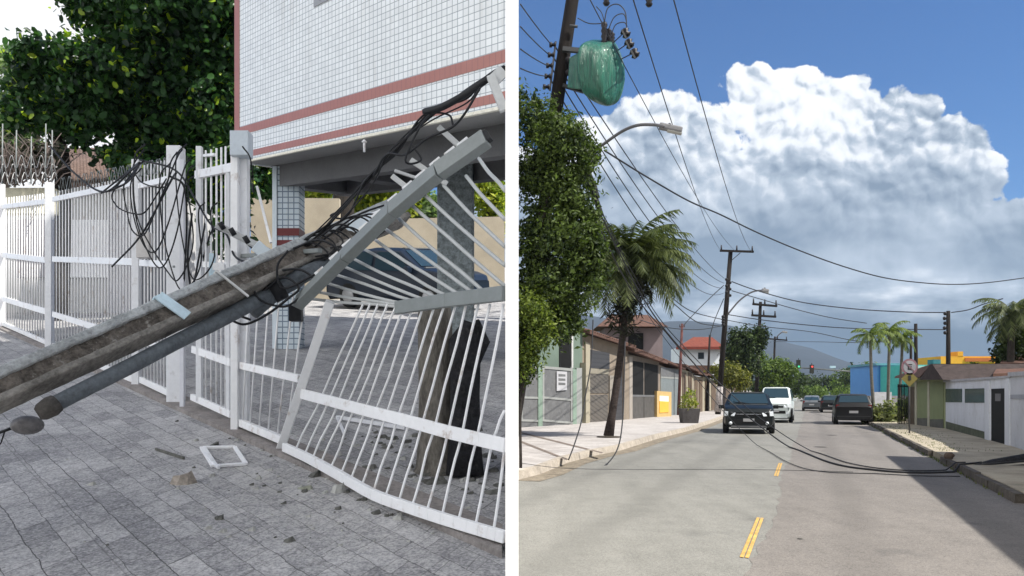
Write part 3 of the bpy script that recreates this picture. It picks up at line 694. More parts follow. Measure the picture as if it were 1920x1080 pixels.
# soffit hook light
tag(MB().tube([PD(683, 262, 8.2), PD(683, 285, 8.2)], .012, 8).ball(PD(683, 266, 8.2), (.03, .03, .012), 8, 5).build('ceiling_hook', WHITE), 'small white hook fitting under the grey soffit', 'fitting')
# ---- yard: cream wall, garden, car, trunk
def wall_seg(x0, x1, Y0, Y1, ytop, ybot, th, name, m, label, cat='wall', cap=None):
    a, b = PD(x0, ybot, Y0), PD(x1, ybot, Y1); hz = [(738 - ytop[0]) / F * Y0, (738 - ytop[1]) / F * Y1]
    n = Vector((0, th, 0)); bz0, bz1 = min(a.z, gl(a)) - .1, min(b.z, gl(b)) - .1
    A, Bq = Vector((a.x, a.y, bz0)), Vector((b.x, b.y, bz1)); At, Bt = Vector((a.x, a.y, hz[0])), Vector((b.x, b.y, hz[1]))
    return tag(MB().hexa([A, Bq, Bq + n, A + n], [At, Bt, Bt + n, At + n]).build(name, m), label, cat)
wall_seg(470, 636, 24, 24, (370, 372), 560, .2, 'yard_wall', CREAM, 'higher cream rendered yard wall behind the tiled column')
wall_seg(636, 946, 24.3, 24.3, (412, 406), 565, .2, 'yard_wall', CREAM, 'lower cream yard wall behind the crushed gate bars')
# mottled grey column and trunk stump right
sc = PD(855, 500, 10.9); MOT = mat('mottled_grey_stone', (.22, .25, .26), .8, .5, 14., bmp=.5, spots=((.08, .10, .11), .7))
tag(MB().box((sc.x, sc.y, gl(sc) + 1.39), (.48, .4, 2.78)).build('stone_pillar', MOT, None, .02), 'mottled grey square pillar standing behind the fanned gate bars', 'pillar')
tk = thing('tree_stump', 'split tree trunk with a charred dark side behind the crushed gate', 'tree', PG(835, 880))
b = PG(820, 880); tp = PD(815, 575, b.y)
MB().tube(smoothline([b + Vector((0, 0, -.05)), b.lerp(tp, .1), b.lerp(tp, .35), b.lerp(tp, .7), tp], 4), [.19, .17, .15, .145, .14, .135, .13, .13, .125, .12, .12, .12, .12, .12, .12, .12, .11][:17], 14).build('trunk', mat('pale_bark', (.15, .138, .12), .9, .55, 8., bmp=1., stretch=(2, 2, .6)), tk)
b = PG(872, 890); tp = PD(872, 640, b.y); MB().tube([b, b.lerp(tp, .3), b.lerp(tp, .6), tp, PD(885, 606, b.y)], [.13, .105, .10, .11, .06], 12).build('charred_trunk', mat('near_black_wood', (.020, .020, .023), .9, .7, 8., bmp=1., spots=((.07, .065, .06), .6)), tk)
MB().tube([PD(885, 690, b.y), PD(905, 640, b.y), PD(893, 600, b.y)], [.04, .05, .02], 8).build('charred_branch', mat('near_black_wood', (.012, .012, .014)), tk)
# rubble ground strip behind the gate
for k in range(60):
    px, py = rr.uniform(690, 940), rr.uniform(800, 950)
    if py > 838 + (px - 533) * .41 - 12: continue
    s = rr.uniform(.012, .05)
    rock(px, py, s * 1.3, s, s * .6, 'dark rubble lump on the soil behind the crushed gate bars', mat('dark_chunk', (.12, .12, .11)), k + 300, 'rubble behind the gate', 'rubble_lump')
# gate leaf lying in yard
lf = thing('loose_gate_rail', 'thin white rail lying flat on the yard behind the gate', 'rail', PG(690, 800)); MB().beam(PG(632, 782, .03), PG(760, 802, .03), .03, .03, ZV).build('rail', WHITE_F, lf); MB().beam(PG(632, 782, .03), PG(645, 812, .03), .02, .02, ZV).build('rail_end', WHITE_F, lf)
# =================================================================== LANE: trees, garden, neighbours
def keepL(P): return ((P[:, 0] / P[:, 1]) < -.0095) & (P[:, 1] > 3)
def blobs_px(lst, asp=1.0):
    out = []
    for (x, y, rx, ry, Y) in lst:
        c = PD(x, y, Y); out.append((c.x, c.y, c.z, rx / F * Y, rx / F * Y * asp, ry / F * Y))
    return out
LFD = leafmat('broad_leaf_dark', (.008, .022, .012), (.05, .125, .035), .30, (.32, .45, .03), .8, .32)
LFY = leafmat('garden_leaf_lit', (.10, .16, .02), (.42, .44, .06), .4, None, 1.5)
LFP = leafmat('pale_leaf', (.10, .16, .08), (.28, .36, .20), .45, None, 1.0)
big = [(400, 60, 110, 90, 17), (310, 120, 110, 80, 17), (200, 135, 95, 48, 16.5), (85, 108, 55, 26, 16.5), (60, 160, 40, 20, 16.6), (40, 222, 48, 20, 16.7), (105, 222, 34, 16, 16.6), (165, 222, 40, 18, 16.7), (150, 262, 22, 12, 16.8), (300, 250, 40, 30, 17.2), (190, 15, 80, 34, 17), (270, 50, 70, 50, 17), (400, 190, 80, 85, 17),
       (300, 215, 95, 60, 17.5), (160, 190, 80, 30, 17), (420, 260, 60, 55, 18), (265, 275, 35, 22, 18), (45, 200, 50, 22, 17), (350, 20, 150, 60, 16.5), (440, 130, 70, 130, 17.5), (330, 285, 60, 40, 18), (420, 330, 60, 50, 18.5), (255, 312, 42, 18, 17), (215, 292, 26, 12, 17)]
tr = thing('almond_tree', 'large dark green broad leaved tree towering behind the white fence', 'tree', (PD(112, 340, 17).x, 17, gl(PD(112, 340, 17))))
BL = blobs_px(big, .8)
leaf_cloud('crown', LFD, BL, 54000, .072, tr, keepL, 1.1, True, .6, .6, .0)
mb = MB(); bs = Vector((PD(112, 340, 17).x, 17, gl(PD(112, 340, 17)) - .1)); mid = PD(108, 250, 17)
mb.tube(smoothline([bs, PD(118, 320, 17), mid, PD(150, 200, 17), PD(230, 140, 17)], 4), [.19 - .008 * i for i in range(17)], 10)
limbs(mb, mid, [PD(60, 190, 17), PD(180, 190, 17), PD(300, 180, 17.3), PD(400, 200, 17.5), PD(250, 260, 17.6)], .13, 3)
mb.build('trunk', BARK, tr)
# lower hedge of the same tree line seen between posts
h1 = thing('dark_hedge', 'dark shrub mass behind the wicket gate and gateway', 'shrub', L(9.5, 6)); leaf_cloud('crown', LFD, blobs_px([(395, 340, 45, 45, 16), (430, 420, 30, 60, 16), (350, 340, 30, 40, 16), (500, 335, 40, 35, 20)]), 3800, .09, h1, keepL)
MB().tube([L(9.5, 6, -.1), L(9.5, 6, 1.2)], [.08, .05], 7).build('stem', BARK, h1)
h2 = thing('pale_tree', 'pale green wispy tree at the far left edge', 'tree', (PD(15, 330, 26).x, 26, gl(PD(15, 330, 26))))
leaf_cloud('crown', LFP, blobs_px([(5, 150, 50, 60, 26), (-20, 230, 60, 50, 26), (30, 250, 40, 35, 26)], .7), 6000, .10, h2, keepL); MB().tube([h2.location, PD(10, 250, 26)], [.15, .07], 8).build('trunk', BARK, h2)
# garden beyond the cream wall, in the sun
gs = [('sunlit yellow green bush seen beneath the soffit left of the dark column', [(590, 345, 32, 24, 25)]), ('sunlit garden bush seen beneath the soffit right of the dark column', [(700, 345, 45, 36, 25), (740, 385, 40, 30, 25.5), (670, 375, 30, 30, 25)]),
      ('pale sunlit shrub above the diagonal rail', [(790, 395, 45, 35, 26)]), ('sunlit foliage between the stone pillar and the white wall', [(915, 360, 34, 34, 25), (940, 400, 30, 30, 25.5)]), ('dim bush left of the tiled column', [(493, 345, 22, 30, 24)])]
for k, (lab, bl) in enumerate(gs):
    b0 = blobs_px([(q[0],q[1],q[2],q[3],q[4]+2) for q in bl], .6); t = thing('garden_bush', lab, 'bush', (b0[0][0], b0[0][1], gl(Vector(b0[0][:3]))), 'garden bushes behind the cream wall')
    leaf_cloud('crown', LFP if k == 2 else LFY if k < 4 else LFD, b0, 1500 + 900 * len(bl), .10, t, keepL, .8, False, .55); MB().tube([t.location, Vector(b0[0][:3])], [.08, .04], 6).build('stem', BARK, t)
# dry twiggy shrub and razor wire at the left
tw = thing('twiggy_shrub', 'bare twiggy shrub behind the far left fence top', 'shrub', (PD(50, 340, 16).x, 16, gl(PD(50, 340, 16)))); mb = MB(); r2 = random.Random(9)
for k in range(90):
    a = PD(r2.uniform(-20, 100), r2.uniform(325, 350), 16); b = a + Vector((r2.uniform(-.5, .5), r2.uniform(-.3, .3), r2.uniform(.2, .75))); c = b + Vector((r2.uniform(-.35, .35), 0, r2.uniform(-.1, .3))); mb.tube([a, b, c], [.016, .01, .004], 4)
mb.build('twigs', mat('dry_twig', (.16, .13, .12), .9, .3), tw)
leaf_cloud('crown', leafmat('dry_leaf', (.05, .06, .05), (.17, .16, .12), .2), blobs_px([(40, 300, 50, 30, 16.3), (80, 290, 30, 30, 16.3), (-10, 300, 40, 40, 16.3)], .6), 2200, .06, tw, keepL)
for k, x in enumerate([4, 30, 58, 85, 97]):
    a = PD(x, 345, 13.2); b = PD(x + 1, 232 + 12 * (k % 3), 13.2)
    tag(MB().tube([a, b], .010, 6).build('wire_stake', GREYST), 'thin wire stake %s above the far left fence' % ['at the photo edge', 'second from the edge', 'in the middle of five', 'fourth from the edge', 'nearest the dark trunk'][k], 'stake', 'wire stakes')
for k in range(3):
    pts = [PD(-5 + i * 3.4, 335 - 16 * k + 12 * math.sin(i * 1.15 + k), 13 + .25 * math.cos(i * 1.15)) for i in range(34)]
    tag(MB().tube(smoothline(pts, 3), .005, 4).build('barbed_wire', GAL), ['lowest', 'middle', 'uppermost'][k] + ' coil of barbed wire over the far left fence', 'barbed wire', 'barbed wire coils')
# razor wire coil along fence tops
for k in range(2):
    pts = [PW(110 + i * 2.3, 348 - i * .45 + 14 * math.sin(i * 1.05 + 2 * k), .05 * math.cos(i)) for i in range(90)]
    tag(MB().tube(smoothline(pts, 2), .0045, 4).build('barbed_wire', GREYST), ['thin coil of barbed wire along the top of the long fence panel', 'second wire coil crossing the long fence top'][k], 'barbed wire', 'barbed wire coils')
# neighbour house with clay tile roof, pale walls and grey doors behind the fence
nb = thing('neighbour_house', 'low pale house with a clay tile roof behind the long fence panel', 'house', PD(180, 560, 20))
PALE = mat('pale_house_wall', (.50, .50, .50), .85, .10, .9, spots=((.45, .44, .42), .4))
def px_box(x0, x1, y0, y1, Y, d, name, m, parent=None, bev=0):
    a, b = PD(x0, y1, Y), PD(x1, y0, Y); return MB().box(((a.x + b.x) / 2, Y + d / 2, (a.z + b.z) / 2), (b.x - a.x, d, b.z - a.z)).build(name, m, parent, bev)
px_box(-30, 340, 352, 640, 19, 3, 'wall', PALE, nb)
px_box(112, 202, 412, 520, 18.9, .1, 'white_panel', mat('white_sheet', (.86, .87, .90), .5, .03), nb)
px_box(30, 86, 412, 520, 18.9, .1, 'shutter', mat('mauve_shutter', (.28, .26, .29), .5, .15), nb)
px_box(205, 250, 388, 600, 18.88, .1, 'garage_door', mat('grey_door', (.42, .42, .46), .6, .1), nb)
px_box(262, 345, 350, 640, 18.85, .1, 'garage_door', mat('dark_grey_door', (.16, .17, .20), .6, .2), nb)
CLAY = mat('clay_roof_tile', (.13, .09, .075), .85, .35, 6., bmp=.5, spots=((.62, .50, .42), .5))
mb = MB(); a, b_, c, d = PD(120, 352, 18.7), PD(345, 352, 18.7), PD(300, 290, 22), PD(125, 290, 22)
mb.hexa([a, b_, c, d], [p + Vector((0, 0, .12)) for p in (a, b_, c, d)])
for i in range(34):
    t = i / 33; mb.tube([a.lerp(b_, t) + Vector((0, 0, .15)), d.lerp(c, t) + Vector((0, 0, .15))], .05, 6)
mb.build('roof', CLAY, nb)
# street side beyond: low wall left of the gate on the far left, with a yellowish top
px_box(-20, 100, 352, 400, 16.2, .2, 'wall_coping', mat('lichen_wall', (.50, .48, .38), .9, .3, 2.), nb)
# dark blue car parked in the yard
# =================================================================== THE AVENUE (right of the added divider)
def asphalt(name, a, b_, seed=0.):
    m, nt, b, o = new_mat(name); P = pos(nt)
    n1 = noi(nt, P, .35, 5, .6); n2 = noi(nt, P, 3., 6, .7); n3 = noi(nt, P, 38., 3, .8); n4 = noi(nt, P, 110., 2, .8)
    mp = nt.nodes.new('ShaderNodeMapping'); mp.inputs['Rotation'].default_value = (0, 0, R(20.5)); mp.inputs['Scale'].default_value = (1.2, .12, 1); nt.links.new(P, mp.inputs[0])
    st = noi(nt, mp.outputs[0], 1.6, 6, .65)
    f = n1 * .2 + n2 * .25 + n3 * .7 + n4 * 1.0 + st * .25 - .72
    c = mixc(nt, f.smooth(.15, .75), a, b_)
    c = mixc(nt, n3.smooth(.66, .72) * .6, c, (.03, .03, .03)); c = mixc(nt, st.smooth(.62, .75) * .25, c, tuple(x * .55 for x in a))
    cr = noi(nt, P, 1.1, 9, .75, 1.5); line = ((cr - .5)._m('ABSOLUTE')).smooth(.006, .0) * n1.smooth(.5, .62)
    c = mixc(nt, line * .45, c, (.035, .035, .033)); oil = noi(nt, P, .9, 3, .5).smooth(.66, .74); c = mixc(nt, oil * .35, c, (.05, .05, .048))
    sx_ = nt.nodes.new('ShaderNodeSeparateXYZ'); nt.links.new(P, sx_.inputs[0]); l = E(nt, sx_.outputs[0]) - E(nt, sx_.outputs[1]) * .3733 + (n1 - .5) * .5
    for c0 in (-4.3, -2.5, .55, 2.2): c = mixc(nt, ((l - c0)._m('ABSOLUTE')).smooth(.42, .05) * (st * .3 + .05), c, tuple(x * .6 for x in a))
    nt.links.new(c, b.inputs['Base Color']); b.inputs['Roughness'].default_value = .85; bump(nt, b, n3 * .5 + n4 * .5, .5, .01); return m
ASL = asphalt('asphalt_light', (.080, .079, .070), (.265, .26, .235)); ASR = asphalt('asphalt_newer', (.068, .062, .056), (.23, .21, .19))
GRD = mat('distant_ground', (.12, .13, .07), .95, .3, .05)
gp = MB(); gp.quad((-4000, -40, GZ - .16), (6000, -40, GZ - .16), (6000, 9000, GZ - .16), (-4000, 9000, GZ - .16)); tag(gp.build('ground', GRD), kind='structure')
rd = MB(); rd.quad(RD(-30, -5.5), RD(-30, 3.1), RD(420, 3.1), RD(420, -5.5)); tag(rd.build('road', ASL), kind='structure')
# newer asphalt lane with a ragged seam
mb = MB(); r3 = random.Random(12); xs = []
s = -20.
while s < 300: xs.append((s, -.52 + r3.uniform(-.045, .045) + .05 * math.sin(s * .7))); s += .22 if s < 30 else 2.
vs = []
for s, l in xs: vs += [RD(s, l, GZ + .004), RD(s, 3.1, GZ + .004)]
mb.add(vs, [[2 * i, 2 * i + 1, 2 * i + 3, 2 * i + 2] for i in range(len(xs) - 1)]); tag(mb.build('asphalt_patch', ASR), kind='structure')
# yellow double dashes
YEL = mat('worn_yellow_paint', (.50, .31, .09), .7, .3, 5., spots=((.24, .22, .19), .9))
mb = MB(); s = 7.75
PIX = [((1387, 1044), (1404, 1046), (1432, 971), (1419, 970)), ((1451, 892), (1459, 893), (1467, 868), (1460, 868))]
for (a, b_, c, d) in PIX:
    A, B_, C_, D_ = [PR(x, y, GZ + .008) for x, y in (a, b_, c, d)]
    for (t0_, t1_) in ((0, .43), (.57, 1.0)): mb.quad(A.lerp(B_, t0_), A.lerp(B_, t1_), D_.lerp(C_, t1_), D_.lerp(C_, t0_))
for k in range(0):
    s0 = 7.75 + 7.6 * k
    for l in (-.78, -.58): mb.quad(RD(s0, l, GZ + .008), RD(s0, l + .12, GZ + .008), RD(s0 + 2.4, l + .12, GZ + .008), RD(s0 + 2.4, l, GZ + .008))
tag(mb.build('road_marking', YEL), kind='structure')
# kerb lines: left follows the photographed edge, right is straight
LC = [(972, 899), (1010, 889), (1060, 868), (1110, 855), (1160, 845), (1230, 823), (1290, 808), (1345, 789), (1375, 776), (1420, 762), (1460, 754), (1490, 748)]
lcw = [PR(x, y) for x, y in LC]; lcw[0] = PR(964, 901)
def paved(name, c1, c2, sx, sy, rot, mort=(.25, .22, .19)):
    m, nt, b, o = new_mat(name); P = pos(nt); mp = nt.nodes.new('ShaderNodeMapping'); mp.inputs['Rotation'].default_value = (0, 0, rot); nt.links.new(P, mp.inputs[0])
    col, mor = brick(nt, mp.outputs[0], sx, sy, .012, .5, (0, 0, 0), (1, 1, 1)); n1 = noi(nt, P, .8, 5, .65); n2 = noi(nt, P, 12., 4, .7)
    sp = nt.nodes.new('ShaderNodeSeparateColor'); nt.links.new(col, sp.inputs[0])
    f = E(nt, sp.outputs[0]) * .35 + n1 * .5 + n2 * .4 - .15; c = mixc(nt, f.smooth(.1, .9), c1, c2); c = mixc(nt, mor * .5, c, mort)
    nt.links.new(c, b.inputs['Base Color']); b.inputs['Roughness'].default_value = .9; bump(nt, b, 1. - mor, .3, .01); return m
SWL = paved('portuguese_stone', (.30, .275, .26), (.50, .475, .455), .55, .22, R(28))
SH = .15
def strip(pts, off0, off1, z, name, m, extra=None):
    pass
# left sidewalk surface
fr_px = [(974, 800), (1092, 793), (1178, 786), (1235, 781), (1275, 777), (1345, 768), (1400, 759), (1470, 750)]
frw = [PR(x, y, GZ + SH) for x, y in fr_px]
mb = MB(); top = [Vector((p.x, p.y, GZ + SH)) for p in lcw]
loop = top + [p.copy() for p in reversed([frw[0] + Vector((-.05, -.0, 0))] + frw[1:])]
loop = [top[0]] + top[1:] + [p for p in reversed(frw)] + [Vector((.10, frw[0].y - 4, GZ + SH))]
n = len(loop); mb.add(loop, [list(range(n))]); sw = mb.build('sidewalk', SWL); tag(sw, kind='structure')
import bmesh
bm = bmesh.new(); bm.from_mesh(sw.data); bmesh.ops.triangulate(bm, faces=bm.faces, ngon_method='EAR_CLIP'); bm.to_mesh(sw.data); bm.free()
KB = mat('kerb_stone', (.36, .32, .27), .9, .3, 4., bmp=.5, spots=((.16, .13, .10), .5))
GUT = mat('gutter_sand', (.20, .17, .13), .95, .5, 5., spots=((.10, .11, .05), .6))
kb = MB(); gt_ = MB()
for a, b_ in zip(lcw, lcw[1:]):
    d = (b_ - a).normalized(); n_ = Vector((d.y, -d.x, 0))
    A, B2 = a + n_ * .0, b_ + n_ * .0
    kb.hexa([A - n_ * .12, B2 - n_ * .12, B2 + n_ * .05, A + n_ * .05][::-1], [A - n_ * .12 + ZV * (SH + .01), B2 - n_ * .12 + ZV * (SH + .01), B2 + n_ * .0 + ZV * (SH + .01), A + n_ * .0 + ZV * (SH + .01)][::-1])
    gt_.quad(A + n_ * .05 + ZV * .006, B2 + n_ * .05 + ZV * .006, B2 + n_ * .50 + ZV * .006, A + n_ * .50 + ZV * .006)
tag(kb.build('kerb', KB), kind='structure'); tag(gt_.build('gutter', GUT), kind='structure')
# cast shadows of wires and pole, painted as dark lines on the left sidewalk
rm = MB(); a = PR(972, 838, GZ + SH + .01); 
for q in [((974, 829), (1062, 863), (1066, 861), (974, 825)), ((974, 812), (1128, 850), (1131, 848), (974, 809))]:
    rm.quad(*[PR(x, y, GZ + SH + .006) for x, y in q])
tag(rm.build('painted_wire_shadow', mat('wire_shadow_tone', (.16, .13, .11), .9, .3, 5.)), kind='structure')
# right sidewalk
SWR = mat('worn_concrete_slab', (.33, .29, .22), .9, .35, 1.2, bmp=.4, spots=((.16, .155, .09), .4)); SWR2 = SWR
mb = MB(); zz = GZ + SH; mb.hexa([RD(-20, 3.12, GZ), RD(-20, 9.5, GZ), RD(160, 9.5, GZ), RD(160, 3.12, GZ)], [RD(-20, 3.12, zz), RD(-20, 9.5, zz), RD(160, 9.5, zz), RD(160, 3.12, zz)])
tag(mb.build('sidewalk', SWR), kind='structure')
mb = MB(); s = -5.
while s < 120:
    ln = r3.uniform(.8, 1.1); dz = r3.uniform(-.02, .015); dl = r3.uniform(-.02, .03)
    if r3.random() > .12: mb.hexa([RD(s, 2.98 + dl, GZ), RD(s, 3.11, GZ), RD(s + ln - .03, 3.11, GZ), RD(s + ln - .03, 2.98 + dl, GZ)], [RD(s, 2.99 + dl, zz + dz), RD(s, 3.11, zz + dz), RD(s + ln - .03, 3.11, zz + dz), RD(s + ln - .03, 2.99 + dl, zz + dz)])
    s += ln
tag(mb.build('kerb', mat('dark_kerb', (.085, .075, .065), .9, .4, 6., bmp=.6)), kind='structure')
mb = MB()
vsr = []
GRS = leafmat('grass_blade', (.04, .06, .015), (.14, .16, .05), .3)
def grass(name, pts, n, hgt, label=None, kind='stuff', m=None):
    P = []
    for i in range(n):
        c = pts(); a = r3.uniform(0, 6.28); hh = hgt * r3.uniform(.4, 1.2); w = .008 + hgt * .04; ln = Vector((math.cos(a), math.sin(a), 0))
        t = c + Vector((r3.uniform(-1, 1), r3.uniform(-1, 1), 0)) * hh * .4 + ZV * hh; P += [c - ln * w, c + ln * w, t]
    o = np_mesh(name, np.array([tuple(p) for p in P]), 3, m or GRS); o['kind'] = kind; return o
grass('grass', lambda: RD(abs(r3.gauss(0, 14)) + 20, 3.25 + abs(r3.gauss(0, .55)), zz), 600, .05)
grass('grass', lambda: RD(r3.uniform(12, 60), 3.0 + r3.gauss(0, .04), GZ), 1200, .08)
# low debris and stains: manhole-like patches
mb = MB()
for (x, y, rx, ry) in [(1560, 816, 9, 2.2), (1538, 838, 12, 2.5), (1590, 800, 8, 1.5), (1500, 1010, 5, 1.5)]:
    c = PR(x, y, GZ + .0085); w, d = rx / F * c.y, 0.
    mb.add([c + Vector((math.cos(t) * w, math.sin(t) * w * 1.2, 0)) for t in np.linspace(0, 6.28, 13)[:-1]], [list(range(12))])
tag(mb.build('tar_patch', mat('tar_spot', (.045, .043, .04), .9, .4, 8.)), kind='structure')

# ---- building off to the right whose shadow falls on the road
sb = thing('corner_building', 'plain rendered two storey building beyond the right edge', 'building', (11.5, 8, GZ))
def shp(s, l): return RD(s, l)
cs = Vector((9.57, 20.5, 0)) + Vector((SUN_DIR.x, SUN_DIR.y, 0)) / SUN_DIR.z * 6.2
lfc = cs.x - .3733 * cs.y; sfar = cs.y
n_ = Vector((SUN_DIR.x, SUN_DIR.y, 0)).normalized()
p1 = RD(sfar, lfc); p0 = RD(-9, lfc); p2 = p1 + n_ * 9; p3 = p0 + n_ * 9
MB().hexa([p0, p3, p2, p1], [p + ZV * 6.2 for p in (p0, p3, p2, p1)]).build('wall', mat('beige_render', (.48, .44, .38), .85, .1, 1.), sb)
for k in range(4):
    a = RD(-6 + k * 6, lfc - .03, GZ + 3.6); MB().box(a, (.05, 1.6, 1.2)).build('window', glass_dark('window_glass'), sb)

# ---- generic car
def car(name, label, cat, loc, fwd, L_, Wd, H_, body, kind='suv', up=None, group=None, front_detail=True, rear_detail=True):
    f = Vector(fwd).normalized(); upv = Vector(up) if up else Vector((0, 0, 1)); rt = f.cross(upv).normalized(); upv = rt.cross(f)
    o = Vector(loc)
    T = lambda x, y, z: o + rt * x + f * y + upv * z
    t = thing(name, label, cat, o, group); hw = Wd / 2; hl = L_ / 2
    gc = .2 if kind != 'suv' else .26; belt = H_ * (.60 if kind == 'suv' else .61); 
    if kind == 'van': prof = [(hl, .52, .70), (hl * .94, .60, .80), (hl * .80, .68, .88), (hl * .66, .66, .93), (hl * .38, 1, 1), (-hl * .55, 1, .99), (-hl * .88, .97, 1), (-hl, .60, .92)]
    elif kind == 'suv': prof = [(hl, .50, .78), (hl * .96, .60, .90), (hl * .82, .66, .97), (hl * .50, .69, 1.0), (hl * .22, .985, 1.0), (-hl * .30, 1, 1.0), (-hl * .80, .965, .99), (-hl * .95, .70, .96), (-hl, .56, .88)]
    else: prof = [(hl, .46, .78), (hl * .95, .56, .90), (hl * .80, .62, .97), (hl * .50, .67, 1.0), (hl * .16, .985, 1.0), (-hl * .25, 1, 1.0), (-hl * .68, .92, .99), (-hl * .92, .68, .95), (-hl, .54, .86)]
    rows = []
    for (y, zr, ws) in prof:
        w = hw * ws; zt = H_ * zr; cab = zr > .80
        zb = belt if cab else zt - .05
        wr = w * (.76 if cab else .93)
        half = [(w * .86, gc), (w, gc + .14), (w, zb - .16), (w * .965, zb), (wr + .02, zt - (.07 if cab else .015)), (wr * .86, zt), (0, zt + .012)]
        rows.append([(x, y, z) for x, z in half] + [(-x, y, z) for x, z in half[-2::-1]])
    n = len(rows[0]); mb = MB(); vs = [T(*p) for r_ in rows for p in r_]; fs = []
    for i in range(len(rows) - 1):
        for k in range(n - 1): fs.append([i * n + k, i * n + k + 1, (i + 1) * n + k + 1, (i + 1) * n + k])
        fs.append([i * n + n - 1, i * n, (i + 1) * n, (i + 1) * n + n - 1])
    fs.append(list(range(n))); fs.append([(len(rows) - 1) * n + k for k in range(n - 1, -1, -1)])
    mb.add(vs, fs, True); bo = mb.build('body', body, t, .03)
    GL_ = glass_dark('car_glass', (.022, .042, .058))
    # glass surfaces a few millimetres proud
    ci = [i for i, p in enumerate(prof) if p[1] > .80]; i0, i1 = ci[0], ci[-1]
    def quadw(pts, name): return MB().quad(*pts).build(name, GL_, t)
    yf, yr = prof[i0 - 1][0], prof[i0][0]; zf, zr_ = H_ * prof[i0 - 1][1], H_ * prof[i0][1]
    def face(ya, za, wa, yb, zb_, wb, name, sgn):
        e = .012 * sgn; a_, b_2 = .10, .90
        def pt(tt, s_): y = ya + (yb - ya) * tt; z = za + (zb_ - za) * tt; w = wa + (wb - wa) * tt; return T(s_ * w, y + e, z + .012)
        return quadw([pt(a_, -1), pt(a_, 1), pt(b_2, 1), pt(b_2, -1)], name)
    face(yf, zf, hw * .80, yr, zr_, hw * .66, 'windscreen', 1)
    yb0, yb1 = prof[i1 + 1][0], prof[i1][0]; face(yb0, H_ * prof[i1 + 1][1], hw * .78, yb1, H_ * prof[i1][1], hw * .66, 'rear_window', -1)
    MB().beam(T(-hw * .74, yf + .02, zf + .02), T(hw * .74, yf + .02, zf + .02), .03, .05).build('cowl', mat('grey_trim', (.16, .165, .17), .4, .1), t)
    MB().beam(T(-hw * .60, yr - .02, zr_ + .012), T(hw * .60, yr - .02, zr_ + .012), .025, .08).build('roof_edge', mat('grey_trim', (.16, .165, .17)), t)
    for s_ in (-1, 1):
        wb, wt = hw * .975, hw * .80
        ya, yb = prof[i0][0], prof[i1][0]; ym = (ya + yb) / 2 + .1
        zt = H_ * .93
        for (q0, q1, q0b) in ((ya - .05, ym + .05, ya + (yf - ya) * .55), (ym - .05, yb + .08, ym - .05)):
            pts = [T(s_ * (wb + .006), q0b, belt + .03), T(s_ * (wb + .006), q1, belt + .03), T(s_ * (wt + .012), q1, zt), T(s_ * (wt + .012), q0, zt)]
            quadw(pts, 'side_window')
        MB().box(T(s_ * (hw + .09), prof[i0 - 1][0] - .25, belt + .06), (.20, .12, .15), (rt, f, upv)).build('mirror', body if kind != 'van' else body, t, .02)
    rw = H_ * .205; TY = mat('tyre_rubber', (.018, .018, .018), .8, .2, 10.); RIM = mat('alloy_rim', (.35, .35, .36), .35, .1, 8., metal=.7)
    for s_ in (-1, 1):
        for y in (hl * .64, -hl * .60):
            c = T(s_ * (hw - .10), y, rw); wd = rt * .11
            w_ = MB().tube([c - wd, c - wd * .8, c + wd * .8, c + wd], [rw * .93, rw, rw, rw * .93], 20).build('wheel', TY, t)
            MB().tube([c + wd * 1.02 * s_, c + wd * 1.10 * s_], [rw * .62, rw * .55], 14).build('rim', RIM, w_)
    CH = mat('chrome', (.6, .6, .62), .2, .05, 8., metal=.9); HLm = mat('headlight_lens', (.72, .76, .80), .12, .1, 12.); BLK = mat('black_plastic', (.012, .012, .013), .5, .2, 9.)
    X = (rt, f, upv)
    if front_detail:
        for s_ in (-1, 1):
            MB().hexa([T(s_ * hw * .56, hl + .03, H_ * .425), T(s_ * hw * .95, hl * .975, H_ * .435), T(s_ * hw * .93, hl * .90, H_ * .44), T(s_ * hw * .6, hl * .93, H_ * .43)],
                      [T(s_ * hw * .50, hl + .01, H_ * .505), T(s_ * hw * .93, hl * .97, H_ * .55), T(s_ * hw * .9, hl * .88, H_ * .535), T(s_ * hw * .55, hl * .9, H_ * .50)]).build('headlight', HLm, t)
            MB().tube([T(s_ * hw * .70, hl * .955, H_ * .26), T(s_ * hw * .70, hl * 1.012, H_ * .26)], .065, 12).build('fog_lamp', HLm, t)
        MB().box(T(0, hl + .004, H_ * .45), (hw * .95, .03, .11), X).build('grille', BLK, t)
        MB().box(T(0, hl + .02, H_ * .475), (hw * .95, .02, .016), X).build('trim', CH, t)
        MB().box(T(0, hl + .004, H_ * .30), (hw * 1.2, .03, .16), X).build('air_intake', BLK, t)
        MB().box(T(0, hl + .03, H_ * .335), (.42, .02, .12), X).build('number_plate', mat('number_plate_grey', (.40, .40, .41), .5, .05, 30.), t)
        MB().box(T(0, hl * .99, gc + .04), (hw * 1.35, .06, .07), X).build('skid_plate', mat('silver_plastic', (.16, .16, .165), .5, .1, 9.), t)
        for s_ in (-1, 1): MB().beam(T(s_ * .1, yf + .02, zf + .03), T(s_ * .1 + .5, yf - .12, zf + .12), .02, .02).build('wiper', BLK, t)
    if rear_detail:
        TL = mat('tail_lamp_red', (.16, .01, .01), .25, .2, 12.)
        for s_ in (-1, 1): MB().box(T(s_ * hw * .82, -hl * .955, H_ * .56), (.16, .10, .30), X).build('tail_lamp', TL, t)
        MB().box(T(0, -hl - .008, H_ * .42), (.42, .02, .12), X).build('number_plate', mat('number_plate_grey', (.40, .40, .41)), t)
        MB().box(T(0, -hl + .02, gc + .1), (hw * 1.7, .14, .18), X).build('bumper', BLK, t, .02)
    return t
FW = Vector((.3733, 1, 0)).normalized(); BK = -FW
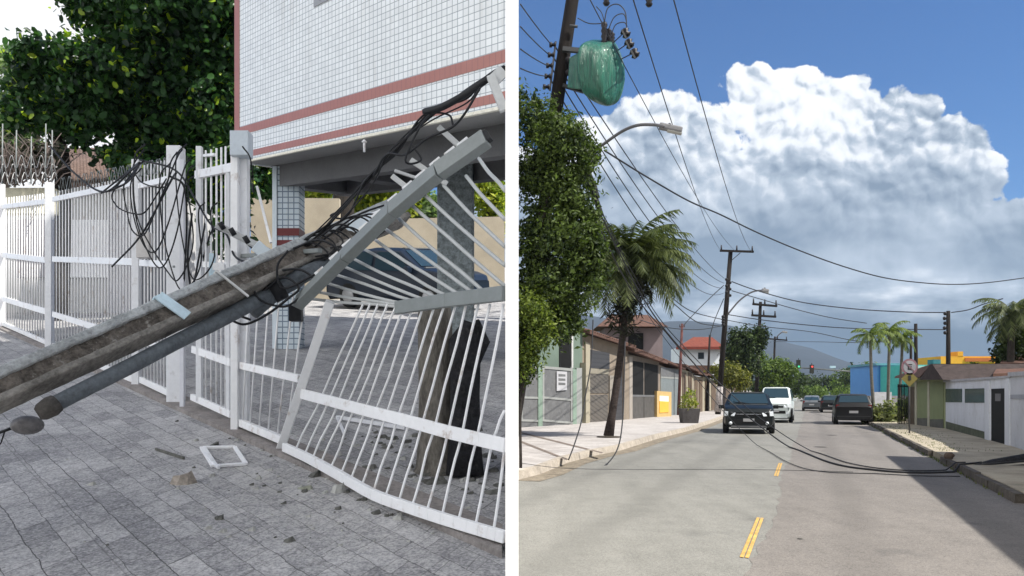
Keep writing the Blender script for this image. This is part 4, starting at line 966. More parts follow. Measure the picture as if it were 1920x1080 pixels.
def carpos(xc, ybot, L_, sgn, z=GZ):
    p = PR(xc, ybot, z); return p + FW * L_ / 2 * (1)   # nearest end at the photographed foot line
BLKP = paint('black_car_paint', (.004, .007, .008), .4); WHP = paint('silver_white_car_paint', (.60, .65, .64), .3); GRP = paint('grey_car_paint', (.10, .11, .12), .3)
NAVY = paint('dark_blue_car_paint', (.010, .018, .034), .4)
p = PR(1404, 814); s1 = p + Vector((.28, 1, 0)).normalized() * 2.3
car('suv', 'black sport utility vehicle driving towards the camera in the left lane', 'car', s1, (-.28, -1, 0), 4.6, 1.98, 1.66, BLKP, 'suv', front_detail=True, rear_detail=True)
p = PR(1453, 793); car('van', 'silver white van just behind the black oncoming vehicle', 'van', p + FW * 2.6, BK, 5.0, 1.80, 1.96, WHP, 'van')
p = PR(1601, 797); car('suv', 'large black vehicle parked at the right kerb, nearest of the parked cars', 'car', p + FW * 2.35, FW, 4.5, 1.86, 1.58, paint('jet_black_paint', (.002, .002, .003), .5), 'suv')
p = PR(1558, 774); car('parked_car', 'black car parked in the middle of the three far cars', 'car', p + FW * 2.2, FW, 4.3, 1.62, 1.44, BLKP, 'suv')
p = PR(1522, 771); car('parked_car', 'small grey car farthest down the avenue', 'car', p + FW * 2.2, FW, 4.2, 1.65, 1.42, GRP, 'hatch')
# dark blue car in the yard on the lane side
yc = PD(765, 520, 20.5); yc.z = gl(yc); UU = UV.normalized()
car('parked_car', 'dark blue car parked in the yard behind the crushed gate', 'car', yc + ZV * .02, (1.0, -.55, -.10), 4.0, 1.8, 1.5, NAVY, 'hatch', up=(0, -.17, 1), front_detail=False, rear_detail=False)
# ---- left side houses of the avenue, from the camera outwards
ZS = GZ + SH
def clampx(p): p.x = max(p.x, .0085 * p.y); return p
def fpt(px, Y, z): return Vector(((px - 960) / F * Y, Y, z))
def ysw(px):       # depth of the house line at an image column
    return 1.45 * F / (interp(fr_px, px) - 738)
def zr(py, Y): return (738 - py) / F * Y
class Face:
    """a facade standing on the house line between two image columns"""
    def __init__(s, x0, x1, Y0=None, Y1=None):
        s.x0, s.x1 = x0, x1; s.Y0 = Y0 or ysw(x0); s.Y1 = Y1 or ysw(x1); s.p0 = fpt(x0, s.Y0, ZS); s.p1 = fpt(x1, s.Y1, ZS)
        d = (s.p1 - s.p0).normalized(); s.n = Vector((d.y, -d.x, 0)); s.d = d
    def at(s, px, py=None, out=0.):   # point on the facade at an image position
        k = (px - 960) / F; a, b = s.p0, s.p1; t = (k * a.y - a.x) / ((b.x - a.x) - k * (b.y - a.y)); p = a.lerp(b, t)
        z = ZS if py is None else (738 - py) / F * p.y; return Vector((p.x, p.y, z)) + s.n * out
    def panel(s, x0, x1, y00, y01, y10, y11, name, m, parent=None, out=.02, th=.04, bev=0):
        """column x0 spans rows y00..y01 (top, bottom), column x1 rows y10..y11; None = ground"""
        a, b = s.at(x0, y01), s.at(x1, y11); c, d = s.at(x1, y10), s.at(x0, y00)
        f = [q + s.n * out for q in (a, b, c, d)]; g_ = [q + s.n * (out - th) for q in (a, b, c, d)]
        return MB().hexa([f[0], g_[0], g_[1], f[1]], [f[3], g_[3], g_[2], f[2]]).build(name, m, parent, bev)
def house(name, label, x0, x1, yt0, yt1, m, depth=6., cat='house', Y0=None, Y1=None, group=None):
    f = Face(x0, x1, Y0, Y1); t = thing(name, label, cat, (f.p0 + f.p1) / 2, group)
    h0, h1 = zr(yt0, f.p0.y), zr(yt1, f.p1.y); bk = -f.n * depth
    A, B_ = f.p0 - ZV * .1, f.p1 - ZV * .1; A2, B2 = A + bk, B_ + bk
    A2.x = max(A2.x, .0085 * A2.y); B2.x = max(B2.x, .0085 * B2.y)
    up = lambda p, h: Vector((p.x, p.y, h))
    MB().hexa([A, B_, B2, A2], [up(A, h0), up(B_, h1), up(B2, h1), up(A2, h0)]).build('wall', m, t)
    return t, f
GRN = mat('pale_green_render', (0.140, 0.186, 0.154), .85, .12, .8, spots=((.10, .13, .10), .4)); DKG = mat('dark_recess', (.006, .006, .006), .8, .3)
GREYP = mat('grey_sheet_panel', (0.132, 0.134, 0.137), .55, .18, 3., spots=((.34, .34, .35), .4)); WFR = mat('white_gate_frame', (0.273, 0.282, 0.273), .5, .12, 3.)
BEI = mat('beige_house_wall', (0.228, 0.189, 0.149), .85, .18, 1.5, spots=((.30, .22, .17), .4)); CRM2 = mat('cream_post_wall', (0.327, 0.298, 0.228), .85, .10, 2.)
RUBT = mat('brown_roof_tile', (.10, .055, .042), .85, .4, 5., bmp=.6, spots=((.20, .15, .12), .5)); REDR = mat('red_roof_tile', (.16, .045, .03), .8, .3, 4., bmp=.4)
# 1 green house with sheet gates
t, f = house('house', 'pale green house behind grey sheet gates, nearest on the left', 974, 1092, 560, 612, GRN, 5.)
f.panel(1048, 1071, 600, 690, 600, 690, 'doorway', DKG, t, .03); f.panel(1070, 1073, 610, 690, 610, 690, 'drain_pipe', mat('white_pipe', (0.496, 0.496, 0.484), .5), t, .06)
g2 = thing('driveway_gate', 'grey sheet driveway gate with white frame and a notice on it', 'gate', f.at(1040)); f2 = Face(974, 1092)
for q in (f2.p0, f2.p1): q += f2.n * .5
f2.panel(974, 1008, 688, None, 690, None, 'leaf', GREYP, g2, 0, .05); f2.panel(1012, 1076, 688, None, 694, None, 'leaf', GREYP, g2, 0, .05)
for (a, b_, c, d, e, f_2) in [(1008, 1016, 685, None, 685, None), (1073, 1080, 692, None, 693, None)]: f2.panel(a, b_, c, d, e, f_2, 'post', mat('green_post', (.20, .27, .22), .6, .2), g2, .04, .10)
f2.panel(1080, 1090, 690, None, 690, None, 'post', WFR, g2, .04, .1)
for (y0_, y1_) in ((686, 691), (743, 747), (786, 790)):
    f2.panel(1016, 1073, y0_, y1_, y0_ + 5, y1_ + 5, 'frame', WFR, g2, .03, .04); f2.panel(975, 1008, y0_, y1_, y0_ + 1, y1_ + 1, 'frame', WFR, g2, .03, .04)
for x in (1018, 1071, 978): f2.panel(x - 1.5, x + 1.5, 688, 790, 690, 790, 'frame', WFR, g2, .034, .04)
sg = f2.panel(1042, 1061, 696, 733, 697, 731, 'notice_board', mat('white_sign', (.42, .42, .44), .5, .05), None, .06, .02)
tag(sg, 'small white notice board with a grey grid hung on the grey gate', 'sign')
for k in range(3):
    f2.panel(1045, 1058, 701 + 8 * k, 706 + 8 * k, 702 + 8 * k, 706 + 8 * k, 'grid_row', GREYP, None, .066, .004).parent = None
for o in [o for o in COL.objects if o.name.startswith('grid_row')]:
    o.parent = sg; o.location = o.location - sg.location
# 2 beige house with garage shutter
t, f = house('house', 'beige house with a large ribbed garage shutter behind the coconut palm', 1092, 1178, 625, 652, BEI, 6.)
RIB = None
def ribbed(name, a, b_, freq, diag=False):
    m, nt, b, o = new_mat(name); sp = nt.nodes.new('ShaderNodeSeparateXYZ'); nt.links.new(pos(nt), sp.inputs[0]); z = E(nt, sp.outputs[2]); y = E(nt, sp.outputs[1])
    w = ((z + (y * .35 if diag else y * 0.)) * freq).fract(); k = w.smooth(.1, .5) * 1.; c = mixc(nt, k, a, b_); n = noi(nt, pos(nt), 1.5, 4)
    c = mixc(nt, n * .4, c, tuple(x * .6 for x in a)); nt.links.new(c, b.inputs['Base Color']); b.inputs['Roughness'].default_value = .6; bump(nt, b, w, .4, .03); return m
SHT = ribbed('ribbed_shutter', (.07, .062, .054), (.125, .112, .097), 4.5, True); SHD = ribbed('ribbed_shutter_dark', (.035, .035, .04), (.05, .05, .055), 4.5)
f.panel(1104, 1142, 655, 690, 662, 692, 'upper_opening', SHD, t, .03); f.panel(1102, 1140, 700, 737, 702, 737, 'shutter', SHT, t, .03); f.panel(1100, 1139, 740, None, 740, None, 'shutter', SHT, t, .031)
f.panel(1095, 1103, 640, None, 645, None, 'pillar', CRM2, t, .10, .12); f.panel(1088, 1094, 680, None, 680, None, 'pillar', CRM2, t, .3, .3); f.panel(1100, 1140, 690, 700, 693, 702, 'lintel', mat('grey_lintel', (0.236, 0.217, 0.174), .8, .1), t, .05)
f.panel(1141, 1151, 704, None, 704, None, 'pillar', mat('grey_pillar', (0.260, 0.236, 0.205), .8, .1), t, .08, .1); f.panel(1153, 1166, 690, None, 690, None, 'side_gate', SHD, t, .03); f.panel(1167, 1177, 668, None, 668, None, 'pillar', BEI, t, .08, .1)
mb = MB(); a, b_ = f.at(1090, 626, .45), f.at(1178, 655, .45); c, d = f.at(1178, 632, -2.5), f.at(1090, 600, -2.5); mb.hexa([a, b_, c, d], [q + ZV * .12 for q in (a, b_, c, d)])
for i in range(26): mb.tube([a.lerp(b_, i / 25) + ZV * .14, d.lerp(c, i / 25) + ZV * .14], .07, 5)
mb.build('roof', RUBT, t)
# upper storey
uf = Face(1150, 1216, 60, 66)
up_ = thing('house', 'mauve grey upper storey house rising behind the low roofs', 'house', fpt(1185, 62, ZS)); MAU = mat('mauve_render', (0.198, 0.161, 0.167), .85, .15, 1.2)
mb = MB(); mb.box((fpt(1185, 65, 0).x, 66, ZS + 3.3), (4.6, 4, 6.8)); mb.build('wall', MAU, up_)
mb = MB(); c = fpt(1185, 63.5, zr(602, 64)); mb.hexa([c + Vector((-2.8, -.4, -.5)), c + Vector((2.8, -.4, -.5)), c + Vector((2.8, 5, -.5)), c + Vector((-2.8, 5, -.5))], [c + Vector((-1.5, 1.5, .6)), c + Vector((1.5, 1.5, .6)), c + Vector((1.5, 3, .6)), c + Vector((-1.5, 3, .6))]); mb.build('roof', RUBT, up_)
MB().box(fpt(1192, 63.9, zr(640, 64)), (1.2, .1, 1.3)).build('window', DKG, up_)
# 3 brown house with dark garage
t, f = house('house', 'greyish brown house with a wide dark open garage', 1178, 1236, 664, 678, mat('taupe_wall', (0.183, 0.158, 0.139), .85, .15, 1.5), 6.)
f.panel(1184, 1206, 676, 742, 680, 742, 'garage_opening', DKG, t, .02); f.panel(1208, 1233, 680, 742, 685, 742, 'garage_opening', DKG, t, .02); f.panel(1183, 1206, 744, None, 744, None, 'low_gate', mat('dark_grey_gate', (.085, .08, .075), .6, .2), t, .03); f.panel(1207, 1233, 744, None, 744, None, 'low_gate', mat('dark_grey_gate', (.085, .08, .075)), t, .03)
f.panel(1183, 1233, 740, 744, 741, 744, 'rail', GREYP, t, .05); f.panel(1177, 1183, 668, None, 669, None, 'pillar', mat('light_pillar', (0.310, 0.279, 0.248), .8, .1), t, .10, .12)
mb = MB(); a, b_ = f.at(1174, 660, .5), f.at(1238, 683, .5); c, d = f.at(1238, 668, -2.2), f.at(1174, 645, -2.2); mb.hexa([a, b_, c, d], [q + ZV * .16 for q in (a, b_, c, d)])
for i in range(22): mb.tube([a.lerp(b_, i / 21) + ZV * .18, d.lerp(c, i / 21) + ZV * .18], .08, 5)
mb.build('roof', RUBT, t)
# 4 grey gate + yellow box
t, f = house('house', 'house with a tall pale grey metal gate beside the yellow box', 1236, 1276, 684, 700, BEI, 5.)
f.panel(1238, 1272, 688, 706, 693, 708, 'upper_panel', GREYP, t, .03); f.panel(1238, 1272, 709, None, 711, None, 'gate', mat('blue_grey_gate', (0.174, 0.198, 0.205), .5, .15), t, .03); f.panel(1238, 1272, 706, 709, 708, 711, 'rail', WFR, t, .05)
mb = MB(); a, b_ = f.at(1236, 676, .3), f.at(1278, 694, .3); c, d = f.at(1278, 684, -2.), f.at(1236, 664, -2.); mb.hexa([a, b_, c, d], [q + ZV * .14 for q in (a, b_, c, d)]); mb.build('roof', RUBT, t)
yb = thing('utility_cabinet', 'bright yellow masonry utility box with a white top panel', 'cabinet', f.at(1245)); fy = Face(1232, 1259, 49.6, 51.0)
YE = mat('yellow_ochre_paint', (.72, .40, .06), .6, .08, 3.)
fy.panel(1232, 1259, 733, None, 735, None, 'frame', mat('ochre_frame', (.50, .35, .15), .7, .1), yb, 0, .6); fy.panel(1236, 1253, 752, 774, 753, 773, 'door', YE, yb, .03, .04); fy.panel(1236, 1253, 742, 752, 743, 753, 'panel', mat('cream_panel', (.80, .74, .62), .6, .05), yb, .03, .04)
# 5.. further frontages
fart = [(1276, 1300, 690, 700, CRM2, 'cream frontage with brown gate just past the red brown pole'), (1300, 1318, 704, 708, BEI, 'beige frontage second after the pole'), (1318, 1345, 706, 714, CRM2, 'cream frontage with narrow columns behind the planter'), (1350, 1395, 716, 726, mat('pale_far_wall', (.40, .38, .36), .85, .2), 'pale frontage behind the main pole'), (1400, 1455, 728, 734, mat('pale_far_wall', (.4, .38, .36)), 'grey low frontage beyond the oncoming vehicles')]
for x0, x1, a0, a1, m_, lab in fart:
    t, f = house('frontage', lab, x0, x1, a0, a1, m_, 5., 'house'); w_ = x1 - x0
    for k in range(2): f.panel(x0 + w_ * (.12 + .45 * k), x0 + w_ * (.42 + .45 * k), a0 + 8, None, a0 + 9, None, 'gate', mat('brown_gate', (.12, .085, .06), .7, .3), t, .04)
    mb = MB(); a, b_ = f.at(x0, a0 - 3, .4), f.at(x1, a1 - 3, .4); c, d = f.at(x1, a1 - 10, -2.), f.at(x0, a0 - 12, -2.); mb.hexa([a, b_, c, d], [q + ZV * .14 for q in (a, b_, c, d)]); mb.build('roof', RUBT, t)
# white house with red roof, far
wh = thing('house', 'white two storey house with a red hipped roof in the distance', 'house', fpt(1315, 90, ZS)); WHW = mat('far_white_wall', (.62, .66, .70), .8, .06, .6)
def fbox(x0, x1, y0, y1, Y, d, name, m, parent=None): 
    a, b_ = fpt(x0, Y, zr(y1, Y)), fpt(x1, Y, zr(y0, Y)); return MB().box(((a.x + b_.x) / 2, Y + d / 2, (a.z + b_.z) / 2), (b_.x - a.x, d, b_.z - a.z)).build(name, m, parent)
fbox(1278, 1352, 650, 762, 90, 6, 'wall', WHW, wh); fbox(1309, 1320, 661, 673, 89.95, .1, 'window', glass_dark('window_glass'), wh)
a = [fpt(1268, 89.3, zr(652, 89.3)), fpt(1360, 89.3, zr(652, 89.3)), fpt(1360, 97, zr(652, 89.3)), fpt(1268, 97, zr(652, 89.3))]; tp = [fpt(1300, 92, zr(632, 92)), fpt(1335, 92, zr(632, 92)), fpt(1335, 94, zr(632, 92)), fpt(1300, 94, zr(632, 92))]
a = [Vector((p.x, p.y, a[0].z)) for p in a]; tp = [Vector((p.x, p.y, tp[0].z)) for p in tp]
MB().hexa(a, tp).build('roof', REDR, wh); fbox(1268, 1360, 650, 655, 89.2, .2, 'eaves', mat('dark_red_eaves', (.15, .03, .02), .7, .2), wh); fbox(1275, 1345, 685, 700, 80, 4, 'lean_to_roof', RUBT, wh)

# ---- planter
pl_ = thing('planter', 'square concrete planter with a yellow green plant by the kerb', 'planter', PR(1292, 793, ZS)); c = PR(1292, 793, ZS)
mb = MB(); s0, s1_ = .38, .46; mb.hexa([c + Vector((x * s0, y * s0, 0)) for x, y in ((-1, -1), (1, -1), (1, 1), (-1, 1))], [c + Vector((x * s1_, y * s1_, .72)) for x, y in ((-1, -1), (1, -1), (1, 1), (-1, 1))]); mb.build('pot', mat('dark_planter', (.07, .065, .065), .8, .3, 4., bmp=.4), pl_, .02)
leaf_cloud('foliage', leafmat('planter_leaf', (.10, .14, .02), (.38, .38, .08), .35), [(c.x, c.y, c.z + 1.05, .36, .36, .5)], 500, .09, pl_, None, .8, False, .3)

# ---- right side: shed, white wall, grey wall
PGN = mat('pale_lime_render', (0.248, 0.273, 0.155), .85, .12, 1.2, spots=((.26, .27, .18), .4)); WWL = mat('stained_white_wall', (.54, .56, .60), .85, .12, 1.4, spots=((.30, .29, .27), .6), stretch=(1, 1, .35))
GWL = mat('grey_render_wall', (.46, .47, .50), .85, .10, 1.2, spots=((.3, .3, .3), .4)); TEALG = glass_dark('dark_teal_glass', (.015, .05, .05))
class FaceR(Face):
    def __init__(s, x0, b0, x1, b1):
        s.p0, s.p1 = PR(x0, b0, ZS), PR(x1, b1, ZS); d = (s.p1 - s.p0).normalized(); s.d = d; s.n = Vector((d.y, -d.x, 0)); 
        if s.n.x > 0: s.n = -s.n
def boxface(f, x0, x1, y0, y1, name, m, parent, th): return f.panel(x0, x1, y0, None, y1, None, name, m, parent, 0., th)
fr1 = FaceR(1722, 797, 1770, 803)
gh = thing('garage_shed', 'lime green garage shed with a brown gabled tile roof', 'shed', fr1.p0)
boxface(fr1, 1706, 1772, 706, 706, 'wall', PGN, gh, .25)
fr1.panel(1708, 1715, 725, None, 725, None, 'side_door', mat('brown_door', (.10, .08, .06), .7, .2), gh, .03); 
for x in (1719, 1743): fr1.panel(x - 1.6, x + 1.6, 715, None, 715, None, 'post', mat('cream_post', (0.372, 0.360, 0.285), .8, .1), gh, .06, .08)
fr1.panel(1721, 1741, 716, None, 716, None, 'door', mat('lime_door', (0.178, 0.208, 0.109), .7, .1, 2.), gh, .03); fr1.panel(1745, 1770, 716, None, 716, None, 'door', mat('lime_door', (0.178, 0.208, 0.109)), gh, .03)
fr1.panel(1721, 1741, 784, None, 784, None, 'dark_base_strip', mat('dark_base', (.10, .10, .09), .9, .3), gh, .035, .02); fr1.panel(1745, 1770, 786, None, 786, None, 'dark_base_strip', mat('dark_base', (.10, .10, .09)), gh, .035, .02)  # darker strips along the foot of both doors
DRF = mat('dark_roof_tile', (.045, .034, .032), .9, .4, 5., bmp=.6, spots=((.11, .09, .08), .4))
eL, eR = fr1.at(1702, 706, .5), fr1.at(1775, 706, .3); rL, rR = fr1.at(1748, 684, -1.0), fr1.at(1800, 684, -1.0)
mb = MB(); mb.hexa([fr1.at(1702, 709, .6), fr1.at(1752, 707, .6), fr1.at(1752, 707, -4), fr1.at(1702, 709, -4)], [fr1.at(1704, 705, .6), fr1.at(1776, 682, .6), fr1.at(1776, 682, -4), fr1.at(1704, 705, -4)]); mb.build('roof', mat('shed_tile', (.13, .085, .075), .85, .35, 5., bmp=.5), gh)
mb = MB(); mb.hexa([fr1.at(1752, 712, .62), fr1.at(1800, 712, .62), fr1.at(1800, 712, -4), fr1.at(1752, 712, -4)], [fr1.at(1774, 683, .62), fr1.at(1779, 683, .62), fr1.at(1779, 683, -4), fr1.at(1774, 683, -4)]); mb.build('gable', DRF, gh)
fr2 = FaceR(1772, 803, 1890, 834)
ww = thing('boundary_wall', 'stained white boundary wall with two dark teal windows and a dark doorway', 'wall', fr2.p0)
boxface(fr2, 1771, 1897, 716, 707, 'wall', WWL, ww, .25)
fr2.panel(1774, 1804, 729, 754, 729, 754, 'window', TEALG, ww, .02); fr2.panel(1810, 1847, 729, 755, 728, 755, 'window', TEALG, ww, .02)
fr2.panel(1860, 1886, 729, None, 728, None, 'doorway', DKG, ww, .02); fr2.panel(1868, 1878, 738, 752, 738, 752, 'door_pane', mat('dull_grey_pane', (.10, .10, .11), .5), ww, .03)
fr2.panel(1770, 1898, 713, 717, 704, 708, 'coping', mat('grey_coping', (.34, .34, .36), .9, .2), ww, .06, .37)
fr2.panel(1850, 1858, 716, None, 714, None, 'pilaster', WWL, ww, .06, .08); fr2.panel(1888, 1896, 710, None, 709, None, 'pilaster', WWL, ww, .06, .08)
fr2.panel(1774, 1856, 790, None, 812, None, 'dark_foot_strip', mat('dark_olive_base', (.09, .10, .07), .9, .4), ww, .012, .02)  # darker greenish strip along the wall foot
fr3 = FaceR(1896, 836, 1960, 857)
gw = thing('boundary_wall', 'plain grey rendered wall at the far right edge', 'wall', fr3.p0); boxface(fr3, 1894, 1990, 705, 700, 'wall', GWL, gw, .25); fr3.panel(1896, 1990, 740, 748, 738, 748, 'band', mat('mid_grey_band', (.28, .29, .32), .85, .1), gw, .02, .03); fr3.panel(1894, 1990, 698, 706, 692, 700, 'coping', mat('grey_coping', (.34, .34, .36)), gw, .06, .36)
rb = thing('back_house', 'brown tiled roof house rising behind the grey wall at right', 'house', fpt(1900, 33, ZS))
a, b_, c, d = fpt(1862, 31, zr(708, 31)), fpt(2010, 31, zr(700, 31)), fpt(2010, 36, zr(668, 36)), fpt(1885, 36, zr(672, 36)); mb = MB().hexa([a, b_, c, d], [q + ZV * .15 for q in (a, b_, c, d)]); mb.build('roof', RUBT, rb); fbox(1872, 2000, 706, 790, 31.5, 4, 'wall', BEI, rb)
# blue building, teal and orange building
bb = thing('blue_building', 'bright blue corrugated building behind the slender palms', 'building', fpt(1675, 75, ZS)); 
def vstripe(name, a, b_, freq):
    m, nt, b, o = new_mat(name); sp = nt.nodes.new('ShaderNodeSeparateXYZ'); nt.links.new(pos(nt), sp.inputs[0]); x = E(nt, sp.outputs[0]); k = (x * freq).fract().smooth(.2, .6); n = noi(nt, pos(nt), .9, 4)
    nt.links.new(mixc(nt, (k * .5 + n * .5), a, b_), b.inputs['Base Color']); b.inputs['Roughness'].default_value = .5; return m
fbox(1645, 1702, 684, 765, 75, 6, 'wall', vstripe('blue_corrugated', (.02, .10, .36), (.10, .30, .60), 1.6), bb); fbox(1643, 1704, 681, 685, 74.8, 6.4, 'roof_edge', mat('teal_edge', (.10, .25, .30), .6), bb)
fbox(1602, 1722, 742, 792, 60, .2, 'low_wall', mat('grey_low_wall', (.20, .20, .22), .85, .2), bb)
tag(fbox(1640, 1672, 735, 790, 52, .2, 'boundary_wall', mat('pale_grey_wall', (.38, .39, .42), .85, .2, 2.)), 'short pale wall piece right of the parked black vehicle', 'wall')
ob = thing('school_building', 'teal and orange low building behind the lime green shed', 'building', fpt(1810, 70, ZS)); OR = mat('orange_wall', (.62, .30, .03), .7, .1); TE = mat('teal_wall', (.06, .36, .32), .7, .12); BRR = mat('orange_brown', (.38, .11, .03), .7, .15)
fbox(1700, 1900, 684, 760, 70, 5, 'wall', TE, ob); fbox(1764, 1868, 668, 686, 71, 4, 'upper_wall', OR, ob); fbox(1810, 1866, 671, 678, 70.9, .1, 'roof_band', BRR, ob); fbox(1796, 1806, 659, 669, 71, 1.2, 'chimney', OR, ob); fbox(1750, 1764, 674, 686, 71, 1, 'side_block', mat('dark_teal', (.04, .14, .16), .7), ob); fbox(1700, 1746, 686, 694, 69.9, .1, 'wall_band', mat('pale_teal', (.30, .48, .46), .7), ob)
tag(fbox(1612, 1636, 712, 727, 80, 2, 'kiosk', mat('white_kiosk', (.42, .40, .40), .7)), 'small pale box like kiosk left of the palms', 'kiosk')
# wall and gate bars right of palms
dgate = thing('iron_gate', 'dark iron gate between the palms and the lime green shed', 'gate', PR(1695, 793, ZS))
for x in range(1684, 1708, 3): MB().tube([PR(x, 795, ZS), PR(x, 795, ZS) + ZV * 1.9], .03, 5).build('bar', mat('black_iron', (.015, .015, .018), .5), dgate)
MB().beam(PR(1683, 795, ZS) + ZV * 1.8, PR(1708, 795, ZS) + ZV * 1.8, .06, .05).build('rail', mat('black_iron', (.015, .015, .018)), dgate)

# ---- round sign with yellow diamond below, on a post
IRON_S = mat('sign_post_iron', (.08, .08, .085), .6); sp_ = thing('sign_post', 'thin post carrying a round no parking sign above a yellow diamond sign', 'traffic sign', PR(1705, 812, ZS)); ps = PR(1705, 812, ZS); Y = ps.y
MB().tube([ps, Vector((ps.x, Y, zr(678, Y)))], .03, 8).build('post', IRON_S, sp_)
def disc(c, r, n, th, name, m, parent, rot=0.):
    pts = [c + Vector((math.cos(rot + 2 * math.pi * k / n) * r, 0, math.sin(rot + 2 * math.pi * k / n) * r)) for k in range(n)]
    vs = pts + [p + Vector((0, th, 0)) for p in pts]; fs = [list(range(n)), list(range(2 * n - 1, n - 1, -1))] + [[k, k + n, (k + 1) % n + n, (k + 1) % n] for k in range(n)]
    return MB().add(vs, fs).build(name, m, parent)
c = Vector((ps.x - .02, Y - .06, zr(688, Y))); RED = mat('dull_sign_red', (.22, .12, .14), .5, .1); WS = mat('dull_sign_face', (.27, .27, .29), .6)
k1 = disc(c, .30, 24, .02, 'round_sign', RED, sp_); disc(c + Vector((0, -.006, 0)), .23, 24, .004, 'face', WS, k1)
for (dx, dz, w, h) in ((-.05, 0, .035, .2), (.02, .085, .14, .035), (.02, 0, .11, .035), (.02, -.085, .14, .035)): MB().box(c + Vector((dx, -.012, dz)), (w, .004, h)).build('letter', mat('sign_black', (.03, .03, .03), .5), k1)
MB().beam(c + Vector((-.19, -.016, .19)), c + Vector((.19, -.016, -.19)), .035, .004, (1, 0, 1)).build('slash', RED, k1)
c = Vector((ps.x - .02, Y - .06, zr(710, Y))); k2 = disc(c, .30, 4, .02, 'diamond_sign', mat('sign_yellow', (.17, .14, .04), .6, .15), sp_); MB().box(c + Vector((0, -.01, .03)), (.10, .004, .18)).build('symbol', mat('sign_black', (.03, .03, .03)), k2)
# traffic lights on a far gantry
tlm = mat('signal_black', (.02, .022, .02), .6)
for x, y, col, lab in ((1497, 683, (.05, .5, .25), 'green lit traffic signal hanging left over the far junction'), (1522, 692, (.6, .06, .05), 'red lit traffic signal hanging right over the far junction')):
    Y = 120; c = fpt(x, Y, zr(y, Y)); t = thing('traffic_light', lab, 'traffic light', c - ZV * .7); MB().box(c, (.55, .4, 1.3)).build('housing', tlm, t, .03)
    m_, nt_, b2_, o2_ = new_mat('signal_lens_' + ('green' if x < 1510 else 'red')); b2_.inputs['Base Color'].default_value = col + (1,); b2_.inputs['Emission Color'].default_value = col + (1,); b2_.inputs['Emission Strength'].default_value = .5
    disc(c + Vector((0, -.22, -.35 if x < 1510 else .35)), .16, 12, .01, 'lens', m_, t); MB().box(c + ZV * .75, (.08, .08, .3)).build('hanger', tlm, t)
gn = thing('signal_gantry', 'thin horizontal gantry pole spanning the far junction', 'gantry', fpt(1480, 121, ZS)); MB().tube([fpt(1483, 121, ZS), fpt(1483, 121, zr(688, 121)), fpt(1640, 121, zr(700, 121)), fpt(1640, 121, ZS)], .12, 8).build('pole', mat('gantry_grey', (.12, .13, .13), .6), gn)
tag(fbox(1557, 1567, 686, 690, 130, .3, 'street_sign', mat('pale_cyan_sign', (.35, .5, .58), .5)), 'tiny pale sign over the far junction', 'sign')
# =================================================================== poles, transformer, wires
WOOD = mat('weathered_pole_wood', (.014, .011, .010), .9, .45, 4., bmp=.6, stretch=(3, 3, .5)); INS = mat('brown_insulator', (.014, .012, .014), .4, .3, 20.); IRON = mat('dark_iron', (.05, .052, .055), .6, .2)
WIRE = mat('wire_black', (.03, .032, .037), .6, .1)
P1b = Vector((PD(950, 820, 17).x, 17, ZS)); P1 = [P1b, PD(1014, 450, 17), PD(1043, 200, 17), PD(1073, 0, 17), PD(1084, -75, 17)]
pt1 = thing('utility_pole', 'dark wooden utility pole carrying the green wrapped transformer', 'utility pole', P1b)
MB().tube(smoothline(P1, 5), [.17 - .0022 * i for i in range(21)], 14).build('shaft', WOOD, pt1)
for (x, y) in [(1036, 84), (1033, 103), (1030, 123), (1027, 143), (1024, 163)]:
    ib = MB().tube([PD(x - 6, y, 16.85), PD(x - 1, y, 16.85)], .055, 10).tube([PD(x - 1, y, 16.85), PD(x + 3, y, 16.85)], .035, 8).tube([PD(x + 3, y, 16.85), PD(x + 6, y, 16.85)], .055, 10); ib.build('insulator', INS, pt1)
MB().beam(PD(1042, 78, 16.85), PD(1031, 170, 16.85), .04, .04).build('rack', IRON, pt1)
for (x, y) in [(1066, 112), (1071, 124), (1066, 136)]: MB().ball(PD(x, y, 16.8), .07, 8, 6).build('clamp', INS, pt1)
MB().beam(PD(1055, 92, 16.8), PD(1095, 96, 16.8), .09, .09).build('support_arm', IRON, pt1); MB().beam(PD(1055, 160, 16.8), PD(1095, 172, 16.8), .07, .07).build('support_arm', IRON, pt1)
MB().tube([PD(1068, 48, 16.8), PD(1083, 50, 16.8)], .03, 6).build('step_bolt', IRON, pt1)
# transformer wrapped in green plastic
tf = thing('transformer', 'pole mounted transformer wrapped in glossy green plastic sheet', 'transformer', PD(1120, 195, 16.6))
m, nt, b, o = new_mat('green_plastic_sheet'); mp = nt.nodes.new('ShaderNodeMapping'); mp.inputs['Scale'].default_value = (5, 4, .5); nt.links.new(pos(nt), mp.inputs[0])
n1 = noi(nt, mp.outputs[0], 3.2, 5, .62, 1.2); nt.links.new(mixc(nt, n1.smooth(.35, .68), (.005, .075, .048), (.018, .15, .095)), b.inputs['Base Color']); b.inputs['Roughness'].default_value = .34; b.inputs['Coat Weight'].default_value = .25; bump(nt, b, n1, .7, .08); PLAS = m
rings = [(76, [(1092, -.35), (1128, -.5), (1150, -.3), (1150, .3), (1105, .4)]), (92, [(1083, -.4), (1122, -.62), (1160, -.3), (1158, .35), (1100, .45)]), (120, [(1079, -.4), (1123, -.66), (1172, -.25), (1166, .4), (1095, .5)]),
         (150, [(1082, -.38), (1127, -.62), (1173, -.2), (1166, .4), (1098, .5)]), (172, [(1088, -.34), (1131, -.55), (1168, -.15), (1163, .35), (1102, .45)]), (190, [(1108, -.25), (1136, -.42), (1162, -.1), (1158, .25), (1115, .3)]), (199, [(1132, -.2), (1140, -.3), (1147, -.1), (1145, .1), (1134, .1)])]
rr = random.Random(5); vs = []; nn = 20; fs = []
